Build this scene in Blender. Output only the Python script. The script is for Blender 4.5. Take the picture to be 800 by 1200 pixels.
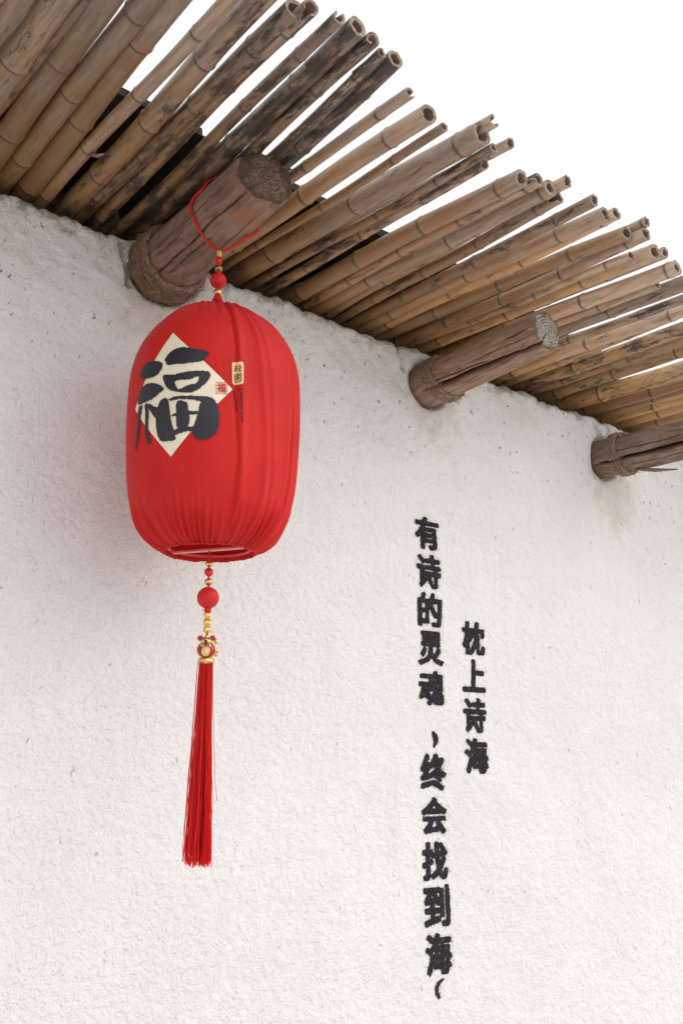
import bpy, math, random
import numpy as np
from mathutils import Vector, Matrix

# ------------------------------------------------------------------ camera, sky, sun, exposure
scene = bpy.context.scene
for o in list(bpy.data.objects):
    bpy.data.objects.remove(o)
COL = scene.collection
FPX = 1200.0                       # focal length in pixels of the 800x1200 photograph
PITCH = math.radians(14.04)
YAW = math.radians(39.0)
CAM = np.array([0.0, -1.65, 1.6])  # wall face is the plane y = 0, camera 1.65 m out at eye height
FW = np.array([math.sin(YAW) * math.cos(PITCH), math.cos(YAW) * math.cos(PITCH), math.sin(PITCH)])
RT = np.array([math.cos(YAW), -math.sin(YAW), 0.0])
UP = np.cross(RT, FW)

cam = bpy.data.cameras.new('camera')
cam.sensor_fit = 'VERTICAL'
cam.sensor_height = 36.0
cam.lens = 36.0 * FPX / 1200.0
cam.clip_start = 0.02
cam.clip_end = 2000
camo = bpy.data.objects.new('camera', cam)
COL.objects.link(camo)
m = Matrix.Identity(4)
for i in range(3):
    m[i][0], m[i][1], m[i][2], m[i][3] = RT[i], UP[i], -FW[i], CAM[i]
camo.matrix_world = m
scene.camera = camo

SUN_EL, SUN_AZ = math.radians(36), math.atan2(0.6, -0.75)     # azimuth as atan2(x, y)
SUN_DIR = Vector((math.sin(SUN_AZ) * math.cos(SUN_EL), math.cos(SUN_AZ) * math.cos(SUN_EL), math.sin(SUN_EL)))
world = bpy.data.worlds.new('World')
scene.world = world
world.use_nodes = True
wn = world.node_tree
wn.nodes.clear()
sky = wn.nodes.new('ShaderNodeTexSky')
sky.sky_type = 'NISHITA'
sky.sun_disc = False
sky.sun_elevation = SUN_EL
sky.sun_rotation = SUN_AZ
sky.air_density = 1.0
sky.dust_density = 6.0
hsv = wn.nodes.new('ShaderNodeHueSaturation')       # overcast: the cloud layer takes the blue out
hsv.inputs['Saturation'].default_value = 0.12
bg = wn.nodes.new('ShaderNodeBackground')
bg.inputs['Strength'].default_value = 0.12
wo = wn.nodes.new('ShaderNodeOutputWorld')
wn.links.new(sky.outputs['Color'], hsv.inputs['Color'])
cloud = wn.nodes.new('ShaderNodeMix')               # even white overcast over the whole dome
cloud.data_type = 'RGBA'
cloud.inputs[0].default_value = 0.75
cloud.inputs[7].default_value = (5.0, 5.0, 5.05, 1)
wn.links.new(hsv.outputs['Color'], cloud.inputs[6])
wn.links.new(cloud.outputs[2], bg.inputs['Color'])
wn.links.new(bg.outputs['Background'], wo.inputs['Surface'])

sun = bpy.data.lights.new('sun', 'SUN')
sun.energy = 0.5
sun.angle = math.radians(120)
sun.color = (1.0, 0.97, 0.94)
suno = bpy.data.objects.new('sun', sun)
COL.objects.link(suno)
suno.rotation_euler = (-SUN_DIR).to_track_quat('-Z', 'Y').to_euler()
suno.location = (2, -4, 6)

scene.view_settings.view_transform = 'Standard'
scene.view_settings.look = 'None'
scene.view_settings.gamma = 1.0
scene.view_settings.use_curve_mapping = False
scene.view_settings.exposure = 0.97

# ------------------------------------------------------------------ pixel helpers (photo pixel -> direction)
def ray(x, y):
    d = FW * FPX + RT * (x - 400) + UP * (600 - y)
    return d / np.linalg.norm(d)
def hity(x, y, Y=0.0):
    d = ray(x, y)
    return CAM + d * (Y - CAM[1]) / d[1]
def hitz(x, y, Z):
    d = ray(x, y)
    return CAM + d * (Z - CAM[2]) / d[2]
def hitx(x, y, X):
    d = ray(x, y)
    return CAM + d * (X - CAM[0]) / d[0]

# ------------------------------------------------------------------ noise in numpy
_tab = {}
def perlin(x, y, seed=0):
    x = np.asarray(x, float); y = np.asarray(y, float)
    if seed not in _tab:
        a = np.random.default_rng(seed + 11).random((256, 256)) * 2 * np.pi
        _tab[seed] = (np.cos(a), np.sin(a))
    gx, gy = _tab[seed]
    xi = np.floor(x).astype(int); yi = np.floor(y).astype(int)
    fx = x - xi; fy = y - yi
    u = fx * fx * fx * (fx * (fx * 6 - 15) + 10)
    v = fy * fy * fy * (fy * (fy * 6 - 15) + 10)
    def g(ix, iy, dx, dy):
        ix = ix & 255; iy = iy & 255
        return gx[ix, iy] * dx + gy[ix, iy] * dy
    a = g(xi, yi, fx, fy) * (1 - u) + g(xi + 1, yi, fx - 1, fy) * u
    b = g(xi, yi + 1, fx, fy - 1) * (1 - u) + g(xi + 1, yi + 1, fx - 1, fy - 1) * u
    return (a * (1 - v) + b * v) * 1.5
def smooth(a, b, x):
    t = np.clip((np.asarray(x, float) - a) / (b - a), 0, 1)
    return t * t * (3 - 2 * t)

# ------------------------------------------------------------------ mesh helpers
class MB:
    def __init__(s):
        s.v = []; s.f = []; s.mi = []; s.n = 0; s.attr = []
    def add(s, verts, faces, mi=0, attr=None):
        verts = np.asarray(verts, float).reshape(-1, 3)
        s.v.append(verts)
        s.f += [tuple(i + s.n for i in f) for f in faces]
        s.mi += [mi] * len(faces)
        s.attr.append(np.zeros(len(verts)) if attr is None else np.asarray(attr, float).reshape(-1))
        s.n += len(verts)
    def build(s, name, mats, parent=None, smooth_shade=True, attr_name=None):
        me = bpy.data.meshes.new(name)
        me.from_pydata(np.concatenate(s.v).tolist(), [], s.f)
        if not isinstance(mats, (list, tuple)):
            mats = [mats]
        for mm in mats:
            me.materials.append(mm)
        me.polygons.foreach_set('material_index', s.mi)
        if smooth_shade:
            me.polygons.foreach_set('use_smooth', [True] * len(me.polygons))
        if attr_name:
            at = me.attributes.new(attr_name, 'FLOAT', 'POINT')
            at.data.foreach_set('value', np.concatenate(s.attr))
        me.update()
        o = bpy.data.objects.new(name, me)
        COL.objects.link(o)
        if parent is not None:
            o.parent = parent
            bpy_dep_parent(o, parent)
        return o
def bpy_dep_parent(o, p):
    # meshes are written in world coordinates: undo the parent's own placement
    w = Matrix.LocRotScale(p.location, p.rotation_euler, p.scale)
    pp = p.parent
    while pp:
        w = Matrix.LocRotScale(pp.location, pp.rotation_euler, pp.scale) @ w
        pp = pp.parent
    # p.matrix_parent_inverse keeps its children consistent
    if p.parent:
        w = Matrix.Identity(4)
        p_chain = p
        chain = []
        while p_chain:
            chain.append(p_chain); p_chain = p_chain.parent
        for q in reversed(chain):
            w = w @ q.matrix_parent_inverse @ Matrix.LocRotScale(q.location, q.rotation_euler, q.scale)
    o.matrix_parent_inverse = w.inverted()

def grid_faces(nu, nv, closed_u=False):
    f = []
    for j in range(nv - 1):
        for i in range(nu if closed_u else nu - 1):
            i2 = (i + 1) % nu
            f.append((j * nu + i, j * nu + i2, (j + 1) * nu + i2, (j + 1) * nu + i))
    return f
def frames(P):
    P = np.asarray(P, float)
    T = np.gradient(P, axis=0)
    T /= np.linalg.norm(T, axis=1)[:, None] + 1e-12
    up = np.array([0, 0, 1.0]) if abs(T[0][2]) < 0.9 else np.array([1.0, 0, 0])
    N = np.zeros_like(P)
    n = np.cross(T[0], up); n /= np.linalg.norm(n)
    for i in range(len(P)):
        n = n - T[i] * (n @ T[i]); n /= np.linalg.norm(n) + 1e-12
        N[i] = n
    return T, N, np.cross(T, N)
def tube(mb, P, r, seg=8, mi=0, cap=True, mod=None, attr=None):
    P = np.asarray(P, float)
    r = np.broadcast_to(np.asarray(r, float), (len(P),))
    T, N, B = frames(P)
    a = np.linspace(0, 2 * np.pi, seg, endpoint=False)
    rr = r[:, None] * np.ones(seg)[None]
    if mod is not None:
        rr = rr * mod(a[None, :], np.arange(len(P))[:, None])
    V = P[:, None] + N[:, None] * (np.cos(a)[None, :, None] * rr[..., None]) + B[:, None] * (np.sin(a)[None, :, None] * rr[..., None])
    fs = grid_faces(seg, len(P), True)
    n = len(P)
    if cap:
        fs += [tuple(reversed(range(seg))), tuple((n - 1) * seg + i for i in range(seg))]
    mb.add(V, fs, mi, None if attr is None else np.repeat(attr, seg))
def lathe(mb, prof, c, seg=24, mi=0, axis=None):
    # prof: (radius, height) about a vertical axis through c
    a = np.linspace(0, 2 * np.pi, seg, endpoint=False)
    V = [[(c[0] + r * math.cos(t), c[1] + r * math.sin(t), c[2] + h) for t in a] for r, h in prof]
    mb.add(np.array(V), grid_faces(seg, len(prof), True), mi)
def ball(mb, c, r, rz=None, seg=20, rings=12, mi=0):
    rz = r if rz is None else rz
    pr = [(max(1e-5, r * math.sin(t)), -rz * math.cos(t)) for t in np.linspace(0, math.pi, rings)]
    lathe(mb, pr, c, seg, mi)
def empty(name, loc):
    o = bpy.data.objects.new(name, None)
    o.location = loc
    o.empty_display_size = 0.05
    COL.objects.link(o)
    return o
def tag(o, label, cat, group=None, kind=None):
    if label: o['label'] = label
    if cat: o['category'] = cat
    if group: o['group'] = group
    if kind: o['kind'] = kind
    return o

# ------------------------------------------------------------------ material helpers
class NT:
    def __init__(s, name, rough=0.7, spec=0.3):
        s.mat = bpy.data.materials.new(name)
        s.mat.use_nodes = True
        s.t = s.mat.node_tree
        s.bsdf = s.t.nodes['Principled BSDF']
        s.bsdf.inputs['Roughness'].default_value = rough
        s.bsdf.inputs['Specular IOR Level'].default_value = spec
    def n(s, typ, **kw):
        nd = s.t.nodes.new('ShaderNode' + typ)
        for k, v in kw.items():
            setattr(nd, k, v)
        return nd
    def link(s, a, b):
        s.t.links.new(a, b)
    def put(s, sock, v):
        if hasattr(v, 'is_output') or isinstance(v, bpy.types.NodeSocket):
            s.link(v, sock)
        else:
            sock.default_value = v if not isinstance(v, tuple) or len(v) == 4 or sock.type != 'RGBA' else (*v, 1)
    def coord(s, out='Object', scale=(1, 1, 1), offset_random=False):
        tc = s.n('TexCoord')
        v = tc.outputs[out]
        if offset_random:
            oi = s.n('ObjectInfo')
            mu = s.n('Math', operation='MULTIPLY'); s.link(oi.outputs['Random'], mu.inputs[0]); mu.inputs[1].default_value = 37.0
            ad = s.n('VectorMath', operation='ADD'); s.link(v, ad.inputs[0]); s.link(mu.outputs[0], ad.inputs[1])
            v = ad.outputs[0]
        mp = s.n('Mapping')
        mp.inputs['Scale'].default_value = scale
        s.link(v, mp.inputs['Vector'])
        return mp.outputs[0]
    def noise(s, vec, scale, detail=4, rough=0.55, dist=0.0):
        nd = s.n('TexNoise')
        s.link(vec, nd.inputs['Vector'])
        nd.inputs['Scale'].default_value = scale
        nd.inputs['Detail'].default_value = detail
        nd.inputs['Roughness'].default_value = rough
        nd.inputs['Distortion'].default_value = dist
        return nd.outputs['Fac']
    def mr(s, v, a, b, c=0.0, d=1.0, sm=True):
        nd = s.n('MapRange', interpolation_type='SMOOTHSTEP' if sm else 'LINEAR')
        s.link(v, nd.inputs['Value'])
        for i, x in zip((1, 2, 3, 4), (a, b, c, d)):
            nd.inputs[i].default_value = x
        return nd.outputs[0]
    def math(s, op, a, b=None):
        nd = s.n('Math', operation=op)
        s.put(nd.inputs[0], a)
        if b is not None: s.put(nd.inputs[1], b)
        return nd.outputs[0]
    def mix(s, fac, a, b, mode='MIX'):
        nd = s.n('Mix', data_type='RGBA', blend_type=mode)
        s.put(nd.inputs[0], fac)
        s.put(nd.inputs[6], a); s.put(nd.inputs[7], b)
        return nd.outputs[2]
    def base(s, c):
        s.put(s.bsdf.inputs['Base Color'], c)
    def bump(s, h, strength=0.5, dist=0.002, prev=None):
        nd = s.n('Bump')
        nd.inputs['Strength'].default_value = strength
        nd.inputs['Distance'].default_value = dist
        s.link(h, nd.inputs['Height'])
        if prev is not None: s.link(prev, nd.inputs['Normal'])
        s.link(nd.outputs[0], s.bsdf.inputs['Normal'])
        return nd.outputs[0]
    def attr(s, name, typ='GEOMETRY'):
        nd = s.n('Attribute', attribute_type=typ, attribute_name=name)
        return nd.outputs['Fac']

# ---- plaster
def mat_plaster(name, painted=False):
    t = NT(name, 0.92, 0.15)
    v = t.coord('Object')
    big = t.noise(v, 2.2, 4, 0.6)
    mid = t.noise(v, 14, 5, 0.6)
    c = t.mix(t.mr(big, 0.35, 0.7), (0.82, 0.805, 0.795), (0.79, 0.768, 0.75))
    c = t.mix(t.mr(mid, 0.5, 0.8, 0, 0.35), c, (0.73, 0.69, 0.655))
    st = t.noise(t.coord('Object', (1, 1, 0.12)), 26, 5, 0.6)
    c = t.mix(t.mr(st, 0.52, 0.75, 0, 0.30), c, (0.74, 0.70, 0.66))
    c = t.mix(t.mr(t.noise(v, 5.5, 3, 0.5, 1.2), 0.55, 0.62, 0, 0.35), c, (0.84, 0.83, 0.82))
    # dirt flecks: small irregular marks
    dn = t.n('TexNoise'); t.link(v, dn.inputs['Vector']); dn.inputs['Scale'].default_value = 60; dn.inputs['Detail'].default_value = 3
    sc = t.n('VectorMath', operation='SCALE'); t.link(dn.outputs['Color'], sc.inputs[0]); sc.inputs['Scale'].default_value = 0.03
    ad = t.n('VectorMath', operation='ADD'); t.link(v, ad.inputs[0]); t.link(sc.outputs[0], ad.inputs[1])
    def flecks(scale, r0, r1, gate, stretch):
        sp = t.n('SeparateXYZ'); t.link(ad.outputs[0], sp.inputs[0]); cb = t.n('CombineXYZ'); t.link(sp.outputs[0], cb.inputs[0]); t.link(sp.outputs[2], cb.inputs[1])
        mp = t.n('Mapping'); t.link(cb.outputs[0], mp.inputs['Vector']); mp.inputs['Scale'].default_value = (stretch[0], stretch[2], 1)
        vo = t.n('TexVoronoi', voronoi_dimensions='2D'); t.link(mp.outputs[0], vo.inputs['Vector']); vo.inputs['Scale'].default_value = scale
        d = t.mr(vo.outputs['Distance'], r0, r1, 1, 0)
        sx = t.n('SeparateColor'); t.link(vo.outputs['Color'], sx.inputs[0])
        return t.math('MULTIPLY', d, t.mr(sx.outputs[0], gate, gate + 0.06)), sx.outputs[1]
    f1, rnd = flecks(9.0, 0.018, 0.05, 0.50, (1.7, 1, 0.8))
    f2, rnd2 = flecks(34, 0.05, 0.13, 0.52, (1.3, 1, 0.75))
    sep = t.n('SeparateXYZ'); t.link(v, sep.inputs[0])
    topm = t.mr(t.math('ADD', sep.outputs['Z'], t.mr(big, 0.3, 0.7, -0.15, 0.15)), 2.15, 2.5)
    f2 = t.math('MULTIPLY', f2, topm)
    c = t.mix(t.math('MULTIPLY', f1, t.mr(rnd, 0, 1, 0.15, 0.65)), c, (0.25, 0.22, 0.2))
    c = t.mix(t.math('MULTIPLY', f2, t.mr(rnd2, 0, 1, 0.25, 1.0)), c, (0.16, 0.125, 0.11))
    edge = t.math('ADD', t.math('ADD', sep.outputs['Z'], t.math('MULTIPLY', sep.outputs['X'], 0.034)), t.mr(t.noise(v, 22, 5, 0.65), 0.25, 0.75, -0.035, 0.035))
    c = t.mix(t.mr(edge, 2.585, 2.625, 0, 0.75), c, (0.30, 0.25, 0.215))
    # tan water stains that ran out of the wall around the log sockets
    for (sx_, sz_, rr) in ((0.86, 2.50, 0.16), (1.60, 2.44, 0.13), (2.30, 2.34, 0.14)):
        di = t.n('VectorMath', operation='DISTANCE'); t.link(v, di.inputs[0]); di.inputs[1].default_value = (sx_, 0, sz_)
        w = t.math('ADD', di.outputs['Value'], t.mr(mid, 0.2, 0.8, -0.06, 0.06))
        c = t.mix(t.mr(w, 0.03, rr, 0.55, 0.0), c, (0.56, 0.48, 0.41))
    if painted:
        c = t.mix(t.mr(t.noise(v, 240, 3), 0.55, 0.75, 0, 0.8), (0.026, 0.023, 0.026), (0.13, 0.12, 0.12))
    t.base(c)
    h1 = t.noise(v, 95, 5, 0.62)
    h2 = t.noise(v, 60, 4, 0.6, 0.3)
    b = t.bump(h2, 0.4, 0.008)
    b = t.bump(h1, 0.85, 0.007, b)
    t.bump(t.noise(v, 230, 3, 0.6), 0.9, 0.0035, b)
    return t.mat
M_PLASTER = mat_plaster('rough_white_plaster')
M_PAINT = mat_plaster('black_spray_paint', True)

def mat_bamboo():
    t = NT('weathered_bamboo', 0.5, 0.5)
    v = t.coord('Object', (1, 1, 1), True)
    vs = t.coord('Object', (1, 0.09, 1), True)
    oi = t.n('ObjectInfo')
    w = t.attr('weather'); nd = t.attr('node_scar')
    mould = t.attr('mould', 'OBJECT'); grey = t.attr('grey', 'OBJECT')
    streak = t.noise(vs, 160, 5, 0.6)
    blot = t.noise(v, 16, 5, 0.62)
    fine = t.noise(v, 70, 4, 0.65)
    gold = t.mix(oi.outputs['Random'], (0.44, 0.26, 0.105), (0.30, 0.17, 0.075))
    gold = t.mix(t.mr(streak, 0.30, 0.85), gold, (0.205, 0.12, 0.065))
    gold = t.mix(t.mr(blot, 0.5, 0.75, 0, 0.5), gold, (0.30, 0.20, 0.13))
    gry = t.mix(t.mr(streak, 0.25, 0.8), (0.39, 0.29, 0.21), (0.19, 0.13, 0.09))
    wm = t.math('ADD', t.math('ADD', w, grey), t.mr(blot, 0.25, 0.75, -0.28, 0.28))
    c = t.mix(t.mr(wm, 0.35, 0.95), gold, gry)
    mm = t.math('ADD', t.mr(t.noise(t.coord('Object', (1, 0.22, 1), True), 60, 7, 0.74), 0.0, 1.0, -0.5, 0.5), mould)
    c = t.mix(t.mr(mm, 0.13, 0.29, 0, 0.92), c, (0.045, 0.031, 0.025))
    c = t.mix(t.mr(fine, 0.60, 0.78, 0, 0.6), c, (0.10, 0.065, 0.045))
    tn = t.attr('tone', 'OBJECT')
    cbt = t.n('CombineColor'); [t.link(tn, cbt.inputs[i_]) for i_ in range(3)]
    c = t.mix(1.0, c, cbt.outputs[0], 'MULTIPLY')
    c = t.mix(t.math('MULTIPLY', nd, 0.9), c, (0.06, 0.038, 0.028))
    t.base(c)
    b = t.bump(streak, 0.2, 0.0010)
    t.bump(fine, 0.25, 0.001, b)
    t.bsdf.inputs['Coat Weight'].default_value = 0.12
    t.bsdf.inputs['Coat Roughness'].default_value = 0.3
    t.put(t.bsdf.inputs['Roughness'], t.mr(blot, 0.3, 0.7, 0.30, 0.55))
    return t.mat
M_BAMBOO = mat_bamboo()
def mat_simple(name, c1, c2, scale, rough=0.7, spec=0.3, stretch=(1, 1, 1), bump=0.3, bd=0.001, metal=0.0):
    t = NT(name, rough, spec)
    v = t.coord('Object', stretch, True)
    n = t.noise(v, scale, 5, 0.6)
    t.base(t.mix(t.mr(n, 0.3, 0.7), c1, c2))
    t.bsdf.inputs['Metallic'].default_value = metal
    if bump: t.bump(n, bump, bd)
    return t.mat
M_BCUT = mat_simple('cut_bamboo', (0.34, 0.265, 0.20), (0.17, 0.125, 0.095), 90)
M_BIN = mat_simple('bamboo_inside', (0.20, 0.13, 0.09), (0.10, 0.06, 0.045), 60)

def mat_log(name, ca, cb, cc, orange=0.0):
    t = NT(name, 0.8, 0.2)
    v = t.coord('Object')
    vs = t.coord('Object', (1, 0.07, 1))
    vd = t.n('TexNoise'); t.link(v, vd.inputs['Vector']); vd.inputs['Scale'].default_value = 9
    sc = t.n('VectorMath', operation='SCALE'); t.link(vd.outputs['Color'], sc.inputs[0]); sc.inputs['Scale'].default_value = 0.05
    ad = t.n('VectorMath', operation='ADD'); t.link(vs, ad.inputs[0]); t.link(sc.outputs[0], ad.inputs[1])
    grain = t.noise(ad.outputs[0], 95, 6, 0.65)
    big = t.noise(v, 12, 4, 0.6)
    c = t.mix(t.mr(grain, 0.3, 0.72), ca, cb)
    c = t.mix(t.mr(big, 0.45, 0.72, 0, 0.7), c, cc)
    # knots
    vo = t.n('TexVoronoi'); mp = t.n('Mapping'); t.link(v, mp.inputs['Vector']); mp.inputs['Scale'].default_value = (1, 0.55, 1); t.link(mp.outputs[0], vo.inputs['Vector']); vo.inputs['Scale'].default_value = 13
    sx = t.n('SeparateColor'); t.link(vo.outputs['Color'], sx.inputs[0])
    kn = t.math('MULTIPLY', t.mr(vo.outputs['Distance'], 0.05, 0.12, 1, 0), t.mr(sx.outputs[0], 0.35, 0.41))
    c = t.mix(t.math('MULTIPLY', kn, 0.85), c, (0.05, 0.03, 0.022))
    if orange:
        di = t.n('VectorMath', operation='DISTANCE'); t.link(v, di.inputs[0]); di.inputs[1].default_value = (0.86, -0.315, 2.515)
        c = t.mix(t.mr(t.math('ADD', di.outputs['Value'], t.mr(grain, 0.2, 0.8, -0.03, 0.03)), 0.008, 0.032, 0.6, 0), c, (0.36, 0.155, 0.07))
    cr = t.attr('crack')
    c = t.mix(cr, c, (0.035, 0.022, 0.017))
    t.base(c)
    b = t.bump(grain, 0.9, 0.005)
    t.bump(t.noise(v, 60, 4), 0.25, 0.002, b)
    return t.mat
def mat_end(name, ca, cb, moss, centre, RINGK=0.4):
    t = NT(name, 0.9, 0.15)
    v = t.coord('Object')
    sub = t.n('VectorMath', operation='SUBTRACT'); t.link(v, sub.inputs[0]); sub.inputs[1].default_value = centre
    mul = t.n('VectorMath', operation='MULTIPLY'); t.link(sub.outputs[0], mul.inputs[0]); mul.inputs[1].default_value = (1, 0, 1)
    ln = t.n('VectorMath', operation='LENGTH'); t.link(mul.outputs[0], ln.inputs[0])
    nz = t.noise(v, 22, 4)
    r = t.math('ADD', ln.outputs['Value'], t.mr(nz, 0.2, 0.8, -0.006, 0.006, False))
    ring = t.math('SINE', t.math('MULTIPLY', r, 1050.0))
    fine = t.noise(v, 170, 4, 0.7)
    rr = t.math('ADD', t.math('MULTIPLY', ring, RINGK), t.mr(fine, 0.2, 0.8, -0.8, 0.8))
    c = t.mix(t.mr(rr, -0.8, 0.8), ca, cb)
    rim = t.mr(t.math('ADD', ln.outputs['Value'], t.mr(nz, 0.3, 0.7, -0.012, 0.012)), 0.026, 0.043)
    c = t.mix(t.math('MULTIPLY', rim, 0.9), c, moss)
    t.base(c)
    b = t.bump(rr, 0.5, 0.0015)
    t.bump(fine, 0.6, 0.003, b)
    return t.mat
M_ROPE = mat_simple('straw_rope', (0.33, 0.225, 0.15), (0.13, 0.08, 0.055), 220, 0.9, 0.1, (1, 1, 1), 0.5, 0.001)
M_ROPE_DARK = mat_simple('weathered_rope', (0.34, 0.245, 0.175), (0.15, 0.10, 0.07), 220, 0.9, 0.1, (1, 1, 1), 0.5, 0.001)
M_INFILL_SHADE = mat_simple('infill_painted_shade', (0.13, 0.105, 0.085), (0.07, 0.055, 0.045), 40, 0.95, 0.1, (1, 1, 1), 0.5, 0.004)  # dark colour paints in the shadow gap between wall top and bamboo
M_TILE = mat_simple('shade_black_tile', (0.04, 0.035, 0.03), (0.022, 0.02, 0.018), 30, 0.9, 0.1, (1, 1, 1), 0.4, 0.003)  # tiles coloured near black to stand for the shade between the poles

def mat_ground():
    t = NT('pale_stone_paving', 0.85, 0.2)
    v = t.coord('Object')
    n = t.noise(v, 3, 6, 0.6)
    t.base(t.mix(t.mr(n, 0.3, 0.7), (0.64, 0.61, 0.58), (0.56, 0.535, 0.51)))
    t.bump(t.noise(v, 40, 4), 0.3, 0.004)
    return t.mat
M_GROUND = mat_ground()

# ------------------------------------------------------------------ ground
mb = MB()
mb.add([(-60, -80, 0), (80, -80, 0), (80, 60, 0), (-60, 60, 0)], [(0, 1, 2, 3)])
g = mb.build('ground', M_GROUND, None, False)
tag(g, 'pale grey stone ground in front of the white wall', None, kind='structure')

# ------------------------------------------------------------------ plaster wall
LOGS = [  # wall centre x,z ; end centre x,y,z ; radius at wall, end
    dict(w=(0.876, 2.540), e=(0.875, -0.364, 2.573), r0=0.061, r1=0.053),
    dict(w=(1.590, 2.474), e=(1.590, -0.370, 2.491), r0=0.050, r1=0.0445),
    dict(w=(2.247, 2.422), e=(2.243, -0.360, 2.408), r0=0.053, r1=0.048),
]
def zb(x):          # underside of the bamboo
    return 2.616 - 0.030 * (np.asarray(x, float) - 0.875)
def zt(x):          # top edge of the plaster
    x = np.asarray(x, float)
    return 2.597 - 0.034 * (x - 0.6) + 0.008 * perlin(x / 0.16, x * 0 + 3.3, 5) + 0.008 * perlin(x / 0.05, x * 0 + 7.7, 6) + 0.006 * perlin(x / 0.017, x * 0 + 1.7, 6)
CRACKS = [[(712, 466), (703, 478), (700, 490), (706, 505), (705, 520)], [(692, 500), (697, 512), (694, 522)],
          [(140, 288), (141, 305), (147, 322), (149, 335)], [(466, 405), (467, 420), (470, 432)]]
CRACKS = [[hity(*p)[[0, 2]] for p in c] for c in CRACKS]
def wall_h(x, z):   # relief of the wall face, metres towards the camera
    h = 0.007 * perlin(x / 0.42, z / 0.36, 1) + 0.0022 * perlin(x / 0.13, z / 0.11, 2)
    h = h + 0.0010 * perlin(x / 0.034, z / 0.026, 3) + 0.0010 * perlin(x / 0.0165, z / 0.0130, 4)
    h = h + 0.0016 * np.maximum(0, perlin(x / 0.028 + 9, z / 0.020, 7) - 0.25)
    top = smooth(2.2, 2.52, z)
    s, c = math.sin(0.6), math.cos(0.6)
    u, w = x * c - z * s, x * s + z * c
    h = h + top * (0.0042 * perlin(u / 0.16, w / 0.055, 8) + 0.0022 * perlin(u / 0.05, w / 0.024, 9))
    h = h - top * 0.003 * np.maximum(0, perlin(x / 0.014, z / 0.022, 10) - 0.5) * 3
    for L in LOGS:
        d = np.hypot(x - L['w'][0], z - L['w'][1])
        n = perlin(x / 0.04, z / 0.04, 12)
        h = h + (0.016 + 0.006 * n) * np.exp(-((d - 0.075) / 0.05) ** 2)
        h = h - 0.02 * np.exp(-((d - L['r0'] - 0.001) / 0.006) ** 2)
    for c in CRACKS:
        best = np.full(np.shape(x), 9.0)
        for a, b in zip(c[:-1], c[1:]):
            ab = b - a; L2 = ab @ ab
            tt = np.clip(((x - a[0]) * ab[0] + (z - a[1]) * ab[1]) / L2, 0, 1)
            best = np.minimum(best, np.hypot(x - a[0] - tt * ab[0], z - a[1] - tt * ab[1]))
        h = h - 0.020 * np.exp(-((best + 0.002 * perlin(x / 0.012, z / 0.012, 13)) / 0.0042) ** 2)
    return h
def build_wall():
    xs = np.concatenate([np.arange(-4.0, 0.3, 0.08), np.arange(0.3, 2.85, 0.0042), np.arange(2.85, 8.0, 0.08)])
    s = np.concatenate([np.arange(0, 0.34, 0.02), np.arange(0.34, 0.9, 0.0017), np.arange(0.9, 0.992, 0.0014), np.linspace(0.992, 1.0, 8)])
    X, S = np.meshgrid(xs, s)
    ZT = zt(X)
    Z = S * ZT
    edge = np.clip((Z - (ZT - 0.022)) / 0.022, 0, 1)         # rounded shoulder
    Y = -wall_h(X, Z) + 0.020 * (1 - np.sqrt(np.clip(1 - edge ** 2, 0, 1)))
    V = np.stack([X, Y, Z], -1)
    rows = [V]
    x = xs
    t0 = zt(x)
    def row(y, z):
        rows.append(np.stack([x, np.full_like(x, y), z], -1)[None])
    row(0.05, t0 + 0.002); row(0.075, t0 + 0.006); row(0.085, zb(x) + 0.02); row(0.10, zb(x) + 0.092); row(0.34, zb(x) + 0.092); row(0.34, 0 * x - 0.0)  # infill behind the poles, added to keep sky light from leaking through
    V = np.concatenate(rows, 0)
    nv, nu = V.shape[:2]
    me = bpy.data.meshes.new('plaster_wall')
    idx = np.arange(nu * nv).reshape(nv, nu)
    F = np.stack([idx[:-1, :-1], idx[:-1, 1:], idx[1:, 1:], idx[1:, :-1]], -1).reshape(-1, 4)
    me.vertices.add(nu * nv); me.vertices.foreach_set('co', V.reshape(-1))
    me.loops.add(F.size); me.loops.foreach_set('vertex_index', F.reshape(-1))
    me.polygons.add(len(F)); me.polygons.foreach_set('loop_start', np.arange(0, F.size, 4)); me.polygons.foreach_set('loop_total', np.full(len(F), 4))
    me.update(calc_edges=True); me.validate()
    me.polygons.foreach_set('use_smooth', np.ones(len(F), bool))
    me.materials.append(M_PLASTER); me.materials.append(M_INFILL_SHADE)
    mi_ = np.zeros((nv - 1, nu - 1), int); mi_[len(s) - 1:len(s) + 4] = 1
    me.polygons.foreach_set('material_index', mi_.reshape(-1))
    o = bpy.data.objects.new('plaster_wall', me)
    COL.objects.link(o)
    return o
WALL = build_wall()
tag(WALL, 'rough white plastered wall with black painted Chinese lettering, under bamboo eave', 'wall')

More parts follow.
